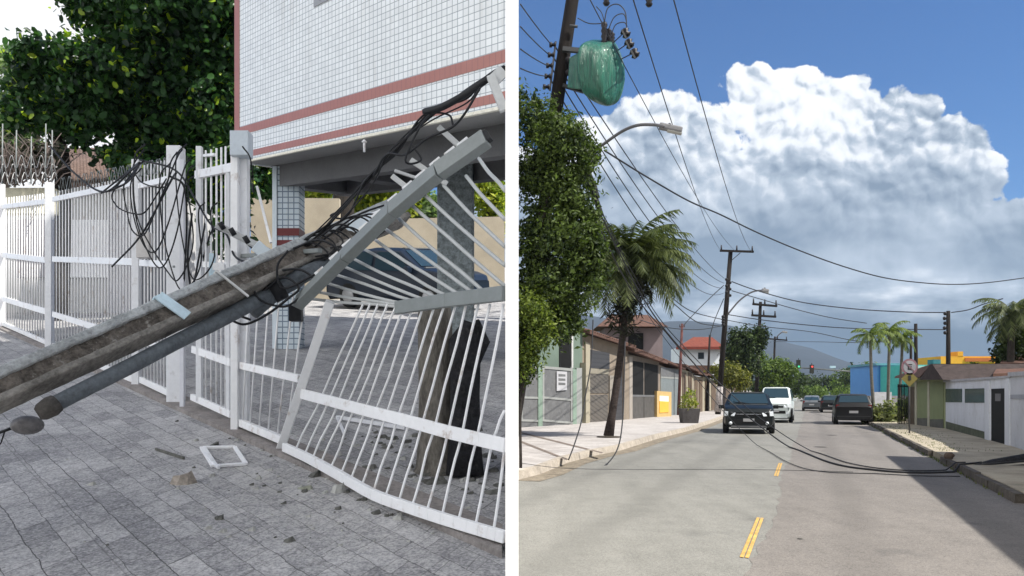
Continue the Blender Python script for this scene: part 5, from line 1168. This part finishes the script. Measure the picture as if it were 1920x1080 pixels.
dyr = [0, 0, 0, 0, 0, 0, 0]
for (y, rg) in rings:
    P = [PD(x, y + 8 * (d < -.4) - 6 * (d > .2), 16.6 + d) for x, d in rg]
    for i in range(5):
        for k in range(4):
            q = P[i].lerp(P[(i + 1) % 5], k / 4.); w = .022 * math.sin((i * 4 + k) * 2.1 + y * .012) + rr.uniform(-.004, .004); c = sum(P, Vector()) / 5; vs.append(q + (q - c).normalized() * w)
for i in range(len(rings) - 1):
    for k in range(nn): fs.append([i * nn + k, i * nn + (k + 1) % nn, (i + 1) * nn + (k + 1) % nn, (i + 1) * nn + k])
fs.append(list(range(nn))[::-1]); fs.append([(len(rings) - 1) * nn + k for k in range(nn)])
bo = MB().add(vs, fs, True).build('wrapped_tank', PLAS, tf); sd = bo.modifiers.new('s', 'SUBSURF'); sd.levels = 2; sd.render_levels = 2
tx = bpy.data.textures.new('wrinkle', 'CLOUDS'); tx.noise_scale = .16; dm = bo.modifiers.new('d', 'DISPLACE'); dm.texture = tx; dm.strength = .015; dm.texture_coords = 'LOCAL'
MB().hexa([PD(1064, 165, 16.5), PD(1090, 168, 16.3), PD(1090, 168, 16.7), PD(1064, 165, 16.9)], [PD(1068, 108, 16.5), PD(1086, 98, 16.3), PD(1086, 98, 16.7), PD(1068, 108, 16.9)]).build('sheet_flap', PLAS, tf, .02)
for (x, y0_, y1_) in [(1133, 42, 84), (1141, 55, 84), (1147, 62, 88)]:
    MB().tube([PD(x, y1_ - (y1_ - y0_) * i / 8, 16.4 + .1 * (x - 1133) / 8) for i in range(9)], [.05 + .022 * (i % 2) for i in range(9)], 9).build('bushing', INS, tf)
for (x, y) in [(1173, 62), (1180, 82), (1190, 100)]:
    c = thing('fuse_cutout', 'dark fuse cutout %s right of the wrapped transformer' % {62: 'at the top', 82: 'in the middle', 100: 'lowest'}[y], 'fuse', PD(x, y + 14, 16.2), 'fuse cutouts')
    MB().tube([PD(x - 4 + 8 * i / 4, y - 7 + 14 * i / 4, 16.2) for i in range(5)], [.055 + .045 * (i % 2) for i in range(5)], 9).build('insulator', INS, c)
    MB().beam(PD(x - 7, y - 6, 16.1), PD(x + 1, y + 10, 16.1), .035, .03).build('fuse_tube', IRON, c); MB().tube([PD(x - 4, y, 16.25), PD(1150, y + 18, 16.4)], .012, 5).build('lead', WIRE, c)
for (x, y) in ((1137, 0), (1217, 2)): tag(MB().tube([PD(x, y - 14 + 4 * i, 16.8) for i in range(7)], [.05 + .03 * (i % 2) for i in range(7)], 8).build('insulator', INS), 'hanging insulator at the top edge %s the transformer' % ('above' if x < 1200 else 'right of'), 'insulator')
def wires(lst, r, Y, label, group='loose leads round the transformer'):
    P = [PD(q[0], q[1], Y if len(q) < 3 else q[2]) for q in lst]; return tag(MB().tube(smoothline(P, 7), r, 5).build('wire', WIRE), label, 'wire', group)
wires([(1133, 42), (1140, 15), (1158, 8), (1172, 22), (1175, 50)], .012, 16.3, 'tallest looping lead above the wrapped transformer'); wires([(1141, 55), (1152, 32), (1168, 26), (1174, 38), (1175, 55)], .011, 16.3, 'middle looping lead above the wrapped transformer')
wires([(1147, 62), (1155, 46), (1170, 42), (1176, 50)], .011, 16.3, 'smallest looping lead above the wrapped transformer'); wires([(1083, 34), (1105, 44), (1133, 44)], .011, 16.5, 'lead from the wooden pole to the transformer bushings'); wires([(1118, 12), (1128, 24), (1133, 40)], .01, 16.4, 'short lead entering the bushings from the upper left')
# street lamps
def lamp(pts, Y, r, head, lab, pole=None):
    t = thing('street_lamp', lab, 'street lamp', PD(pts[0][0], pts[0][1], Y)); MB().tube(smoothline([PD(x, y, Y - .2 * i) for i, (x, y) in enumerate(pts)], 5), r, 9).build('arm', mat('lamp_arm_grey', (.13, .13, .14), .5, .15), t)
    (x0, y0_), (x1, y1_), th = head; a, b_ = PD(x0, y0_, Y - .9), PD(x1, y1_, Y - .95); MB().beam(a, b_, th, th * 1.6).build('head', mat('lamp_head_grey', (.22, .22, .23), .45, .15), t, th * .25); MB().beam(a.lerp(b_, .35) - ZV * th * .55, a.lerp(b_, .98) - ZV * th * .55, th * .25, th * 1.2).build('lens', mat('lamp_lens', (.45, .45, .42), .3), t)
    MB().ball(a.lerp(b_, .45) + ZV * th * .6, th * .3, 8, 5).build('photocell', IRON, t); return t
lamp([(1036, 330), (1090, 300), (1125, 275), (1165, 247), (1195, 235), (1225, 234), (1245, 237)], 17, .032, ((1236, 236), (1279, 245), .115), 'grey street lamp arm reaching out of the tree on the left')
lamp([(1364, 590), (1385, 565), (1405, 550), (1420, 545), (1432, 545)], 58, .06, ((1428, 544), (1441, 546), .25), 'street lamp on the main pole down the avenue')
# main pole
def pole(name, lab, xt, yt, xb, yb, Y, r, arms=(), m=WOOD, ground=True):
    b_ = PD(xb, yb, Y); b_.z = ZS if ground else b_.z; t_ = PD(xt, yt, Y); t = thing(name, lab, 'utility pole', b_, 'distant utility poles'); MB().tube([b_, b_.lerp(t_, .5), t_], [r, r * .88, r * .72], 12).build('shaft', m, t)
    for (x0, y0_, x1, y1_, w) in arms:
        MB().beam(PD(x0, y0_, Y - .25), PD(x1, y1_, Y - .25), w, w).build('crossarm', m, t)
        for k in range(3): q = PD(x0 + (x1 - x0) * (.04 + .46 * k), y0_ + (y1_ - y0_) * (.04 + .46 * k), Y - .25); MB().tube([q, q + ZV * w * 2.8], [w * .45, w * .3], 6).build('insulator', INS, t)
    return t
MP = pole('utility_pole', 'tall main utility pole with single crossarm beside the oncoming vehicle', 1370, 470, 1346, 775, 56, .20, [(1350, 470, 1413, 472, .14)])
MB().beam(PD(1372, 488, 55.8), PD(1388, 474, 55.8), .05, .05).build('brace', IRON, MP); MB().tube([PD(1345.5, 775, 56) + ZV * .1, PD(1350, 725, 56)], [.24, .215], 12).build('peeling_base', mat('whitewashed_base', (.34, .31, .30), .9, .5, 12., spots=((.08, .07, .06), .7)), MP)
for k in range(6):
    MB().ball(PD(1362 + (k % 2) * 7, 524 + 6 * k, 55.7), .11, 6, 5).build('clamp', INS, MP)
for k in range(4): MB().ball(PD(1356, 594 + 5 * k, 55.7), .13, 6, 5).build('clamp', INS, MP)
pole('utility_pole', 'third pole with two crossarms rising over the dark round tree', 1426, 566, 1417, 760, 86, .22, [(1411, 570, 1457, 574, .22), (1409, 591, 1455, 594, .22)])
pole('utility_pole', 'farthest pole with one crossarm before the mountain slope', 1453, 631, 1449, 757, 125, .2, [(1440, 635, 1476, 638, .2)])
lamp([(1452, 640), (1458, 630), (1466, 623), (1472, 622)], 125, .09, ((1466, 622), (1476, 623), .25), 'tiny street lamp on the farthest pole')
pole('utility_pole', 'red brown service pole standing before the red roofed house', 1279, 607, 1272, 777, 54, .11, [(1274, 613, 1284, 613, .06)], mat('red_brown_wood', (.12, .05, .045), .9, .3))
pole('utility_pole', 'thin dark pole between the service pole and the main pole', 1331, 628, 1325, 770, 66, .11)
pole('utility_pole', 'straight black pole behind the round sign on the right', 1717, 607, 1718, 790, 44, .12)
pole('utility_pole', 'slim brown grey pole just left of the black pole on the right', 1708, 620, 1708, 790, 46, .09)
RP = pole('utility_pole', 'pole with insulator rack above the lime green shed roof', 1778, 583, 1778, 760, 50, .16)
for k in range(5): MB().ball(PD(1772 - (k % 2), 588 + 9 * k, 49.8), .12, 6, 5).build('clamp', INS, RP)
# overhead wires
def span(p, q, sag, r, lab, grp='overhead wires'):
    return tag(MB().tube(sagline(p, q, sag, 28), r, 5).build('overhead_wire', WIRE), lab, 'wire', grp)
orden = ['highest', 'second highest', 'third', 'fourth', 'lowest']
for k, (x, y) in enumerate([(1034, 84), (1030, 103), (1027, 123), (1024, 143)]):
    a = PD(972 + k, [8, 50, 92, 128][k] , 12.5); a.x = max(a.x, .0105 * 12.5); span(a, PD(x, y, 16.8), .02, .011, '%s service wire coming in from the left to the wooden pole rack' % orden[k])
    tgt = PD(1358, 522 + 9 * k, 55.8); span(PD(x + 6, y + 2, 16.9), tgt, .55 + .35 * k, .016, '%s of four sagging service wires from the rack to the main pole' % orden[k])
span(PD(1186, -5, 12), PD(1352, 470, 55.7), .6, .011, 'left primary wire climbing out of the top edge to the crossarm'); span(PD(1262, -5, 12), PD(1410, 472, 55.7), .7, .011, 'right primary wire climbing out of the top edge to the crossarm'); span(PD(1104, -5, 13), PD(1378, 470, 55.7), .5, .010, 'middle primary wire passing right of the transformer')
span(PD(1133, 285, 17), PD(1600, 490, 40), 1.2, .022, 'thick cable crossing the cloud from the street lamp to the right')
def pxw(pts, r, Y, lab, name='overhead_wire', grp='overhead wires', m=None):
    P = [PD(q[0], q[1], Y[0] + (Y[1] - Y[0]) * i / (len(pts) - 1)) for i, q in enumerate(pts)]; return tag(MB().tube(smoothline(P, 8), r, 5).build(name, m or WIRE), lab, 'wire' if 'wire' in name else 'cable', grp)
COL_remove = [o for o in COL.objects if o.get('label', '').startswith('thick cable crossing the cloud')]
for o in COL_remove: bpy.data.objects.remove(o)
pxw([(1133, 282), (1210, 330), (1290, 376), (1350, 402), (1420, 436), (1500, 470), (1580, 499), (1660, 521), (1740, 531), (1800, 533), (1860, 529), (1935, 519)], .020, (17, 32), 'thick cable crossing the cloud from the street lamp to the right edge')
pxw([(1372, 528), (1420, 545), (1500, 566), (1600, 579), (1700, 585), (1772, 586)], .035, (56, 50), 'upper service cable across the avenue from the main pole to the shed pole'); pxw([(1784, 586), (1815, 581), (1845, 570), (1880, 560)], .03, (50, 42), 'short service wire from the shed pole to the right hand palm')
pxw([(1372, 545), (1430, 562), (1500, 582), (1560, 596), (1625, 606)], .03, (56, 60), 'second service wire slanting down from the main pole to the slender palms'); pxw([(1366, 590), (1430, 600), (1520, 610), (1610, 616), (1772, 618)], .03, (56, 50), 'level wire at mid height behind the palm crowns')
pxw([(1362, 600), (1430, 612), (1520, 622), (1612, 640), (1700, 640)], .025, (56, 55), 'lower faint wire above the mountain slope'); pxw([(1450, 640), (1530, 641), (1612, 642), (1712, 634)], .03, (120, 46), 'nearly horizontal wire from the farthest pole to the black pole')
pxw([(1358, 600), (1300, 585), (1262, 560), (1240, 535)], .03, (56, 40), 'wire curving from the coconut palm to the main pole, upper'); pxw([(1358, 612), (1310, 605), (1270, 575), (1240, 545)], .03, (56, 40), 'wire curving from the coconut palm to the main pole, lower')
pxw([(1357, 535), (1330, 560), (1300, 590), (1280, 612)], .03, (56, 54), 'service drop from the main pole to the red brown pole'); pxw([(1357, 560), (1340, 600), (1331, 630)], .03, (56, 64), 'steep service drop to the thin dark pole'); pxw([(1358, 610), (1310, 618), (1250, 614), (1200, 600)], .025, (56, 45), 'wire running left from the main pole behind the palm crown')
# torn cables hanging through the coconut palm and down to the road
TG = 'torn cables across the avenue'
CB = mat('torn_cable', (.025, .026, .03), .6, .2)
for k, (pts, Y, r, lab) in enumerate([
    ([(1078, 320), (1110, 372), (1150, 450), (1195, 540), (1240, 610), (1300, 680), (1360, 745), (1420, 795), (1480, 838), (1560, 868), (1640, 881), (1720, 886), (1800, 884), (1840, 880)], (17, 17), .021, 'heaviest torn cable sweeping from the tree past the oncoming vehicle to the right kerb'),
    ([(1090, 330), (1130, 400), (1180, 500), (1235, 595), (1300, 668), (1370, 738), (1440, 795), (1520, 845), (1600, 870), (1700, 882), (1810, 880)], (18, 17.2), .014, 'thinner torn cable running just above the heaviest one'),
    ([(1095, 310), (1120, 370), (1140, 430), (1170, 500), (1215, 590), (1290, 690), (1360, 775), (1420, 835), (1480, 868), (1540, 884), (1640, 888), (1720, 892), (1800, 893)], (17, 16.2), .010, 'slack thin torn wire touching the road surface'),
    ([(972 + 3, 868), (1060, 878), (1200, 880), (1350, 880), (1500, 882), (1600, 885)], (17.2, 16.6), .0055, 'thin loose wire lying straight across the left lane'),
    ([(1080, 345), (1130, 440), (1170, 520), (1210, 580), (1250, 625), (1285, 668)], (20, 30), .02, 'torn cable ending behind the coconut palm crown')]):
    Yl = Y
    if k < 3: # depth swells towards the pole then returns to the kerb
        P = []; n = len(pts)
        for i, q in enumerate(pts):
            t = i / (n - 1); y = Yl[0] + (Yl[1] - Yl[0]) * t + 9 * math.sin(min(1, t / .85) * math.pi) * (1 if t < .85 else 0)
            if q[1] > 800: y = min(y, 1.575 * F / (q[1] - 738))
            P.append(PD(q[0], q[1], y))
        Q = smoothline(P, 6)
        for q in Q: q.z = max(q.z, GZ + .022 if q.x < .3733 * q.y + 2.9 else ZS + .022)
        tag(MB().tube(Q, r, 6).build('torn_cable', CB), lab, 'cable', TG)
    elif k == 3:
        tag(MB().tube(smoothline([PR(x, y, GZ + .02) if x > 1060 else PR(x, y, ZS + .02) for x, y in pts], 6), r, 5).build('torn_cable', CB), lab, 'cable', TG)
    else: pxw(pts, r, Y, lab, 'torn_cable', TG, CB)
for pts, lab in [([(1112, 600), (1108, 680), (1098, 740), (1090, 790), (1078, 830), (1066, 862)], 'slack wire dangling from the palm crown to the near kerb'), ([(1172, 640), (1170, 720), (1168, 780), (1160, 835), (1140, 868), (1110, 886)], 'slack wire dangling beside the palm trunk to the gutter')]:
    pxw(pts, .016, (19.5, 17.5), lab, 'torn_cable', TG, CB)
for k, pts in enumerate([[(1085, 300), (1100, 320), (1112, 345), (1120, 372)], [(1092, 305), (1104, 340), (1118, 375), (1128, 405)]]):
    tag(MB().tube(smoothline([PD(x, y, 17) for x, y in pts], 5), [.06, .055] [k], 8).build('splice_sleeve', BLACKC), ['upper', 'lower'][k] + ' thick black cable splice below the street lamp', 'cable splice', 'cable splices')
# fallen timber and cable heap on the right kerb
dl = thing('fallen_timber', 'dark fallen timber with cables lying over the right kerb', 'timber', PR(1850, 890)); yk = 16.4
MB().tube([PD(1812, 884, 16.6), PD(1860, 872, 16.9), PD(1945, 858, 17.2)], [.10, .12, .13], 10).build('log', mat('near_black_wood', (.012, .012, .014)), dl)  # log is near-black over its whole length
for k in range(5): MB().tube(smoothline([PD(1790 + 9 * k, 886 - k, 16.3), PD(1830 + 6 * k, 872 + 4 * k, 16.3), PD(1880, 868 + 7 * k, 16.2), PD(1945, 862 + 8 * k, 16.1)], 4), .025, 5).build('cable', CB, dl)
tag(MB().ball(PR(1779, 860, ZS) + ZV * .06, (.12, .10, .085), 8, 6, .14, 2).build('brick_lump', mat('dark_brick', (.10, .075, .06), .9, .4)), 'small dark brick lump on the right kerb edge', 'brick')

# =================================================================== trees and palms
def keepR(P): return (P[:, 0] / P[:, 1]) > .0088
def palm(name, lab, base, top, r0, r1, nf, fl, m, seed, droop=1., ll=.5, lw=.03, up=.5, trunk=None, bend=.0, cat='palm', wind=(0, 0), clipR=False, ns=16, group=None):
    r = random.Random(seed); t = thing(name, lab, cat, base, group); base, top = Vector(base), Vector(top)
    pts = [base.lerp(top, i / 8) + Vector((bend * math.sin(i / 8 * math.pi), 0, 0)) for i in range(9)]
    MB().tube(pts, [(r0 + (r1 - r0) * i / 8) * (1.35 if i == 0 else 1) * (1 + .04 * (i % 2)) for i in range(9)], 12).build('trunk', trunk or BARK, t)
    V = []
    for k in range(nf):
        a = 2 * math.pi * (k * .382) + r.uniform(-.2, .2); el = up - 1.35 * (k / nf) * droop + r.uniform(-.12, .12) + .45
        h = Vector((math.cos(a), math.sin(a), 0)); L_ = fl * r.uniform(.8, 1.1); p = Vector(top) + Vector((0, 0, r.uniform(-.1, .1))); prev = p; e = el
        for i in range(ns):
            s = L_ / ns; d = (h * math.cos(e) + ZV * math.sin(e)); d = (d + Vector((wind[0], wind[1], 0)) * (i / ns)).normalized(); q = p + d * s; e -= (1.7 + r.uniform(-.2, .2)) / ns * (1 if e > -1.3 else 0)
            sd = d.cross(ZV).normalized() if abs(d.z) < .98 else Vector((1, 0, 0)); nrm = sd.cross(d).normalized()
            w = .018 * fl / 2.5; V += [p - sd * w, p + sd * w, q]        # rachis
            env = math.sin(min(1, (i + 1.2) / ns) * math.pi * .93) ** .6
            for sgn in (-1, 1):
                for j in range(3):
                    c = p.lerp(q, j / 3 + r.random() * .3); l = ll * env * r.uniform(.75, 1.1); tipd = (sd * sgn * .85 + d * .65 - nrm * .15 - ZV * (.35 + .5 * r.random())).normalized()
                    V += [c - d * lw, c + d * lw, c + tipd * l]
            p = q
    V = np.array([tuple(v) for v in V])
    if clipR:
        T3 = V.reshape(-1, 3, 3); ok = (T3[:, :, 0] / T3[:, :, 1]).min(1) > .012; V = T3[ok].reshape(-1, 3)
    np_mesh('fronds', V, 3, m, t); return t
PF = leafmat('palm_frond', (.020, .030, .010), (.125, .150, .055), .25, None, 1.2); PF2 = leafmat('slender_palm_frond', (.03, .055, .015), (.18, .23, .06), .3, None, 1.)
pb = PR(1141, 818, ZS); PYY = pb.y
palm('coconut_palm', 'coconut palm with ragged crown on the left sidewalk', pb, PD(1178, 508, PYY), .135, .10, 88, 2.7, PF, 3, 1.12, .70, .030, 1.15, mat('palm_trunk', (.045, .035, .032), .95, .5, 6., bmp=.9, stretch=(1, 1, 4)), .08, wind=(.12, 0), ns=16)
tag(MB().tube([PR(1142, 820, ZS) + ZV * .005, PR(1142, 820, ZS) + ZV * .03], [.42, .40], 14).build('tree_pit', mat('dark_soil', (.05, .04, .03), .95, .4, 8.)), 'small round soil pit round the palm foot', 'tree pit')
DEADF = leafmat('dead_frond', (.03, .028, .02), (.15, .12, .08), .15)
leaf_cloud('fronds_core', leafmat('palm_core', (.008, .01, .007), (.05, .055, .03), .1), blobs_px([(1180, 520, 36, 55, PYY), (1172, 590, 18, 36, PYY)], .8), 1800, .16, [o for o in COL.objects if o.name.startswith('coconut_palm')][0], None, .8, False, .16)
# big climbing tree by the added divider
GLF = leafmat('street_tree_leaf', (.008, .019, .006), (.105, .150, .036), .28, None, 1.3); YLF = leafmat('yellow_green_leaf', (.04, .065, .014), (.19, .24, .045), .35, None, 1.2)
st = thing('street_tree', 'tall bushy green tree wrapping the wooden pole at the left of the avenue', 'tree', (.24, 15.6, ZS))
tb_ = [(1000, 235, 40, 48, 15.6), (1048, 262, 52, 50, 15.4), (1085, 285, 34, 40, 15.6), (1005, 330, 50, 60, 15.8), (1060, 360, 50, 60, 15.6), (1010, 440, 50, 65, 15.8), (1070, 450, 48, 55, 15.5), (1095, 500, 34, 42, 15.7), (1040, 530, 60, 55, 15.7), (1070, 565, 34, 38, 15.8), (1000, 520, 45, 70, 15.9), (1110, 425, 20, 26, 15.6), (995, 620, 32, 60, 15.6), (1050, 600, 40, 36, 15.9), (1100, 470, 24, 30, 15.6), (990, 690, 22, 26, 15.9)]
rs_ = random.Random(17); sprays = []
for (x_, y_) in [(1110, 262), (1126, 285), (1118, 310), (1098, 330), (1085, 240), (1060, 215), (1020, 190), (985, 180), (1105, 400), (1125, 440), (1140, 475), (1145, 505), (1135, 540), (1120, 580), (1100, 612), (1070, 625), (1095, 370), (1048, 200)]: sprays.append((x_ - 16, y_, rs_.uniform(9, 17), rs_.uniform(9, 17), 15.6 + rs_.uniform(-.4, .3)))
leaf_cloud('crown', GLF, blobs_px(tb_ + sprays, .9), 38000, .042, st, keepR, 1.15, False, .5, .7, .03)
leaf_cloud('outer_leaves', GLF, blobs_px(tb_ + sprays, .95), 2600, .056, st, keepR, 1.6, False, .5, .5, .0)
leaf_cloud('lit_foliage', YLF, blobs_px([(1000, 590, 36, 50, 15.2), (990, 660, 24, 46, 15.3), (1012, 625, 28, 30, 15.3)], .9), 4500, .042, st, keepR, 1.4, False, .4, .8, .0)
mb = MB(); mb.tube(smoothline([Vector((.17, 15.6, ZS)), Vector((.18, 15.6, 0)), PD(1000, 500, 15.7), PD(1020, 330, 15.7)], 5), [.03 - .0012 * i for i in range(16)], 8); limbs(mb, PD(1000, 500, 15.7), [PD(1100, 500, 15.6), PD(1060, 380, 15.6), PD(1070, 290, 15.5)], .04, 2); mb.build('trunk', BARK, st)
# avenue trees
def tree(lab, bl, Y, m, n, ls, trunk_px, asp=.9, name='tree', trunk_w=.12):
    b0 = blobs_px([(x, y, rx, ry, Y + (i % 3) * .6) for i, (x, y, rx, ry) in enumerate(bl)], asp); x, yb = trunk_px; base = Vector((PD(x, yb, Y).x, Y, ZS)); t = thing(name, lab, 'tree', base)
    leaf_cloud('crown', m, b0, n, ls, t, keepR, .9, False, .5, .5); MB().tube([base, base.lerp(Vector(b0[0][:3]), .5), Vector(b0[0][:3])], [trunk_w, trunk_w * .8, trunk_w * .5], 8).build('trunk', BARK, t); return t
DRK = leafmat('dense_dark_leaf', (.008, .016, .007), (.055, .085, .022), .2, None, .8); MID = leafmat('avenue_leaf', (.03, .06, .012), (.14, .20, .04), .3, None, .7)
tree('dark dense round tree beside the main pole', [(1392, 655, 26, 40), (1375, 665, 18, 30), (1415, 640, 16, 24), (1425, 628, 12, 14), (1400, 690, 22, 20)], 76, DRK, 8000, .16, (1400, 750), name='round_tree')
tree('yellow green small tree at the foot of the main pole', [(1370, 705, 26, 24), (1388, 715, 18, 20), (1345, 700, 16, 14)], 66, leafmat('olive_leaf', (.05, .06, .012), (.20, .20, .04), .3), 3500, .12, (1375, 760))
tree('bright green spreading tree over the vans', [(1440, 695, 26, 22), (1462, 690, 24, 18), (1425, 680, 14, 16), (1480, 700, 18, 18), (1450, 715, 30, 18)], 96, MID, 6000, .17, (1450, 755))
tree('dark lower tree behind the silver white van', [(1465, 722, 28, 16), (1430, 725, 26, 14), (1492, 725, 16, 18)], 100, DRK, 3000, .18, (1470, 755))
for k, (x, y, rx, ry, Y, m, lab) in enumerate([(1515, 720, 22, 18, 190, DRK, 'far tree below the red traffic signal'), (1548, 718, 22, 18, 200, DRK, 'far tree right of the red traffic signal'), (1580, 716, 22, 20, 180, MID, 'far olive tree left of the slender palms'), (1605, 708, 22, 24, 150, DRK, 'far dark tree touching the palm crowns'), (1628, 700, 16, 20, 120, MID, 'far tree right behind the palm stems'), (1520, 735, 30, 8, 170, MID, 'low far hedge row at the end of the avenue'), (1590, 738, 34, 12, 140, MID, 'low far bushes left of the blue building'), (1500, 714, 16, 12, 210, DRK, 'farthest tree under the green traffic signal')]):
    tree(lab, [(x, y, rx, ry), (x + rx * .5, y + ry * .3, rx * .6, ry * .7), (x - rx * .5, y + ry * .35, rx * .6, ry * .6)], Y, m, 1500, .0016 * Y, (x, 750), name='far_tree')
# slender palms on the right
for k, (x, y, xb, s, lab) in enumerate([(1632, 628, 1640, 1.0, 'leftmost'), (1668, 620, 1664, .95, 'middle'), (1692, 634, 1682, .85, 'rightmost')]):
    Y = 42 + k; b_ = Vector((PD(xb, 790, Y).x, Y, ZS)); palm('slender_palm', lab + ' of three slender palms before the blue building', b_, PD(x, y, Y), .09, .07, 17, 1.35 * s, PF2, 20 + k, 1.1, .42, .028, .7, mat('grey_palm_stem', (.12, .115, .10), .9, .3, 4., stretch=(1, 1, 4)), .05 * (k - 1), wind=(.1, 0), group='slender palms by the right kerb', ns=9)
tree('low agave like bush at the foot of the slender palms', [(1655, 778, 22, 18), (1640, 785, 14, 12), (1675, 783, 14, 12)], 41.5, leafmat('bush_leaf', (.04, .055, .02), (.20, .22, .09), .25), 2200, .13, (1655, 795), name='bush', trunk_w=.05)
tree('small green bush by the iron gate right of the palms', [(1698, 765, 10, 10)], 42.5, MID, 500, .12, (1698, 790), name='bush', trunk_w=.04)
Yp = 34; palm('feather_palm', 'drooping feathery palm at the right edge over the tiled roof', Vector((PD(1890, 800, Yp).x, Yp, ZS)), PD(1898, 585, Yp), .16, .13, 26, 1.75, PF, 41, 1.2, .55, .030, .75, None, .0, ns=12)
palm('feather_palm', 'second denser palm crown leaving the picture at right', Vector((PD(1930, 800, Yp + 2).x, Yp + 2, ZS)), PD(1925, 610, Yp + 2), .16, .13, 26, 1.9, PF, 42, 1.2, .6, .032, .5, None, .0, ns=12)
tree('dark bushy growth under the drooping palm', [(1898, 650, 26, 45), (1915, 620, 16, 30), (1880, 668, 14, 22)], 34.5, DRK, 3000, .09, (1905, 790))
tree('small plant growing behind the white boundary wall', [(1826, 697, 10, 13), (1838, 702, 8, 10)], 36, MID, 500, .08, (1828, 790), trunk_w=.03)
# mountain
ridge = [(200, 640), (700, 600), (975, 585), (1100, 590), (1200, 604), (1280, 600), (1350, 604), (1400, 616), (1440, 632), (1480, 642), (1520, 652), (1560, 666), (1610, 686), (1660, 697), (1760, 705), (1950, 712), (2600, 716), (3600, 712)]
mb = MB(); vs = []; cols = 90; rows = 8; rr = random.Random(8)
for i in range(cols + 1):
    x = 200 + 3400 * i / cols; y = interp(ridge, x)
    for j in range(rows + 1):
        t = j / rows; Y = 1500 + 900 * t; z = GZ - .3 + ((738 - y) / F * 2400) * (t ** .8) + (rr.uniform(-1, 1) * 9 * t * (j < rows) + rr.uniform(-1.5, 1.5) * (j == rows)); vs.append(((x - 960) / F * (1500 + 900 * t) , Y, z))
fs = [[i * (rows + 1) + j, (i + 1) * (rows + 1) + j, (i + 1) * (rows + 1) + j + 1, i * (rows + 1) + j + 1] for i in range(cols) for j in range(rows)]
tag(mb.add(vs, fs, True).build('mountain', mat('forested_mountain', (.010, .016, .026), .95, .3, .01, fine=.05)), kind='structure')
# ---- air
HAZE = True
if HAZE:
    hz = MB(); hz.box((400, 1450, 240), (5200, 3100, 490 + 16)); o = hz.build('haze', None or mat('tmp', (1, 1, 1)))
    hm = bpy.data.materials.new('haze'); hm.use_nodes = True; nt = hm.node_tree; nt.nodes.clear(); ou = nt.nodes.new('ShaderNodeOutputMaterial'); pv = nt.nodes.new('ShaderNodeVolumePrincipled')
    pv.inputs['Density'].default_value = .00010; pv.inputs['Color'].default_value = (.62, .76, .95, 1); nt.links.new(pv.outputs[0], ou.inputs['Volume']); o.data.materials.clear(); o.data.materials.append(hm); o['kind'] = 'stuff'
SC.cycles.volume_bounces = 1; SC.cycles.max_bounces = 6; SC.cycles.transparent_max_bounces = 8
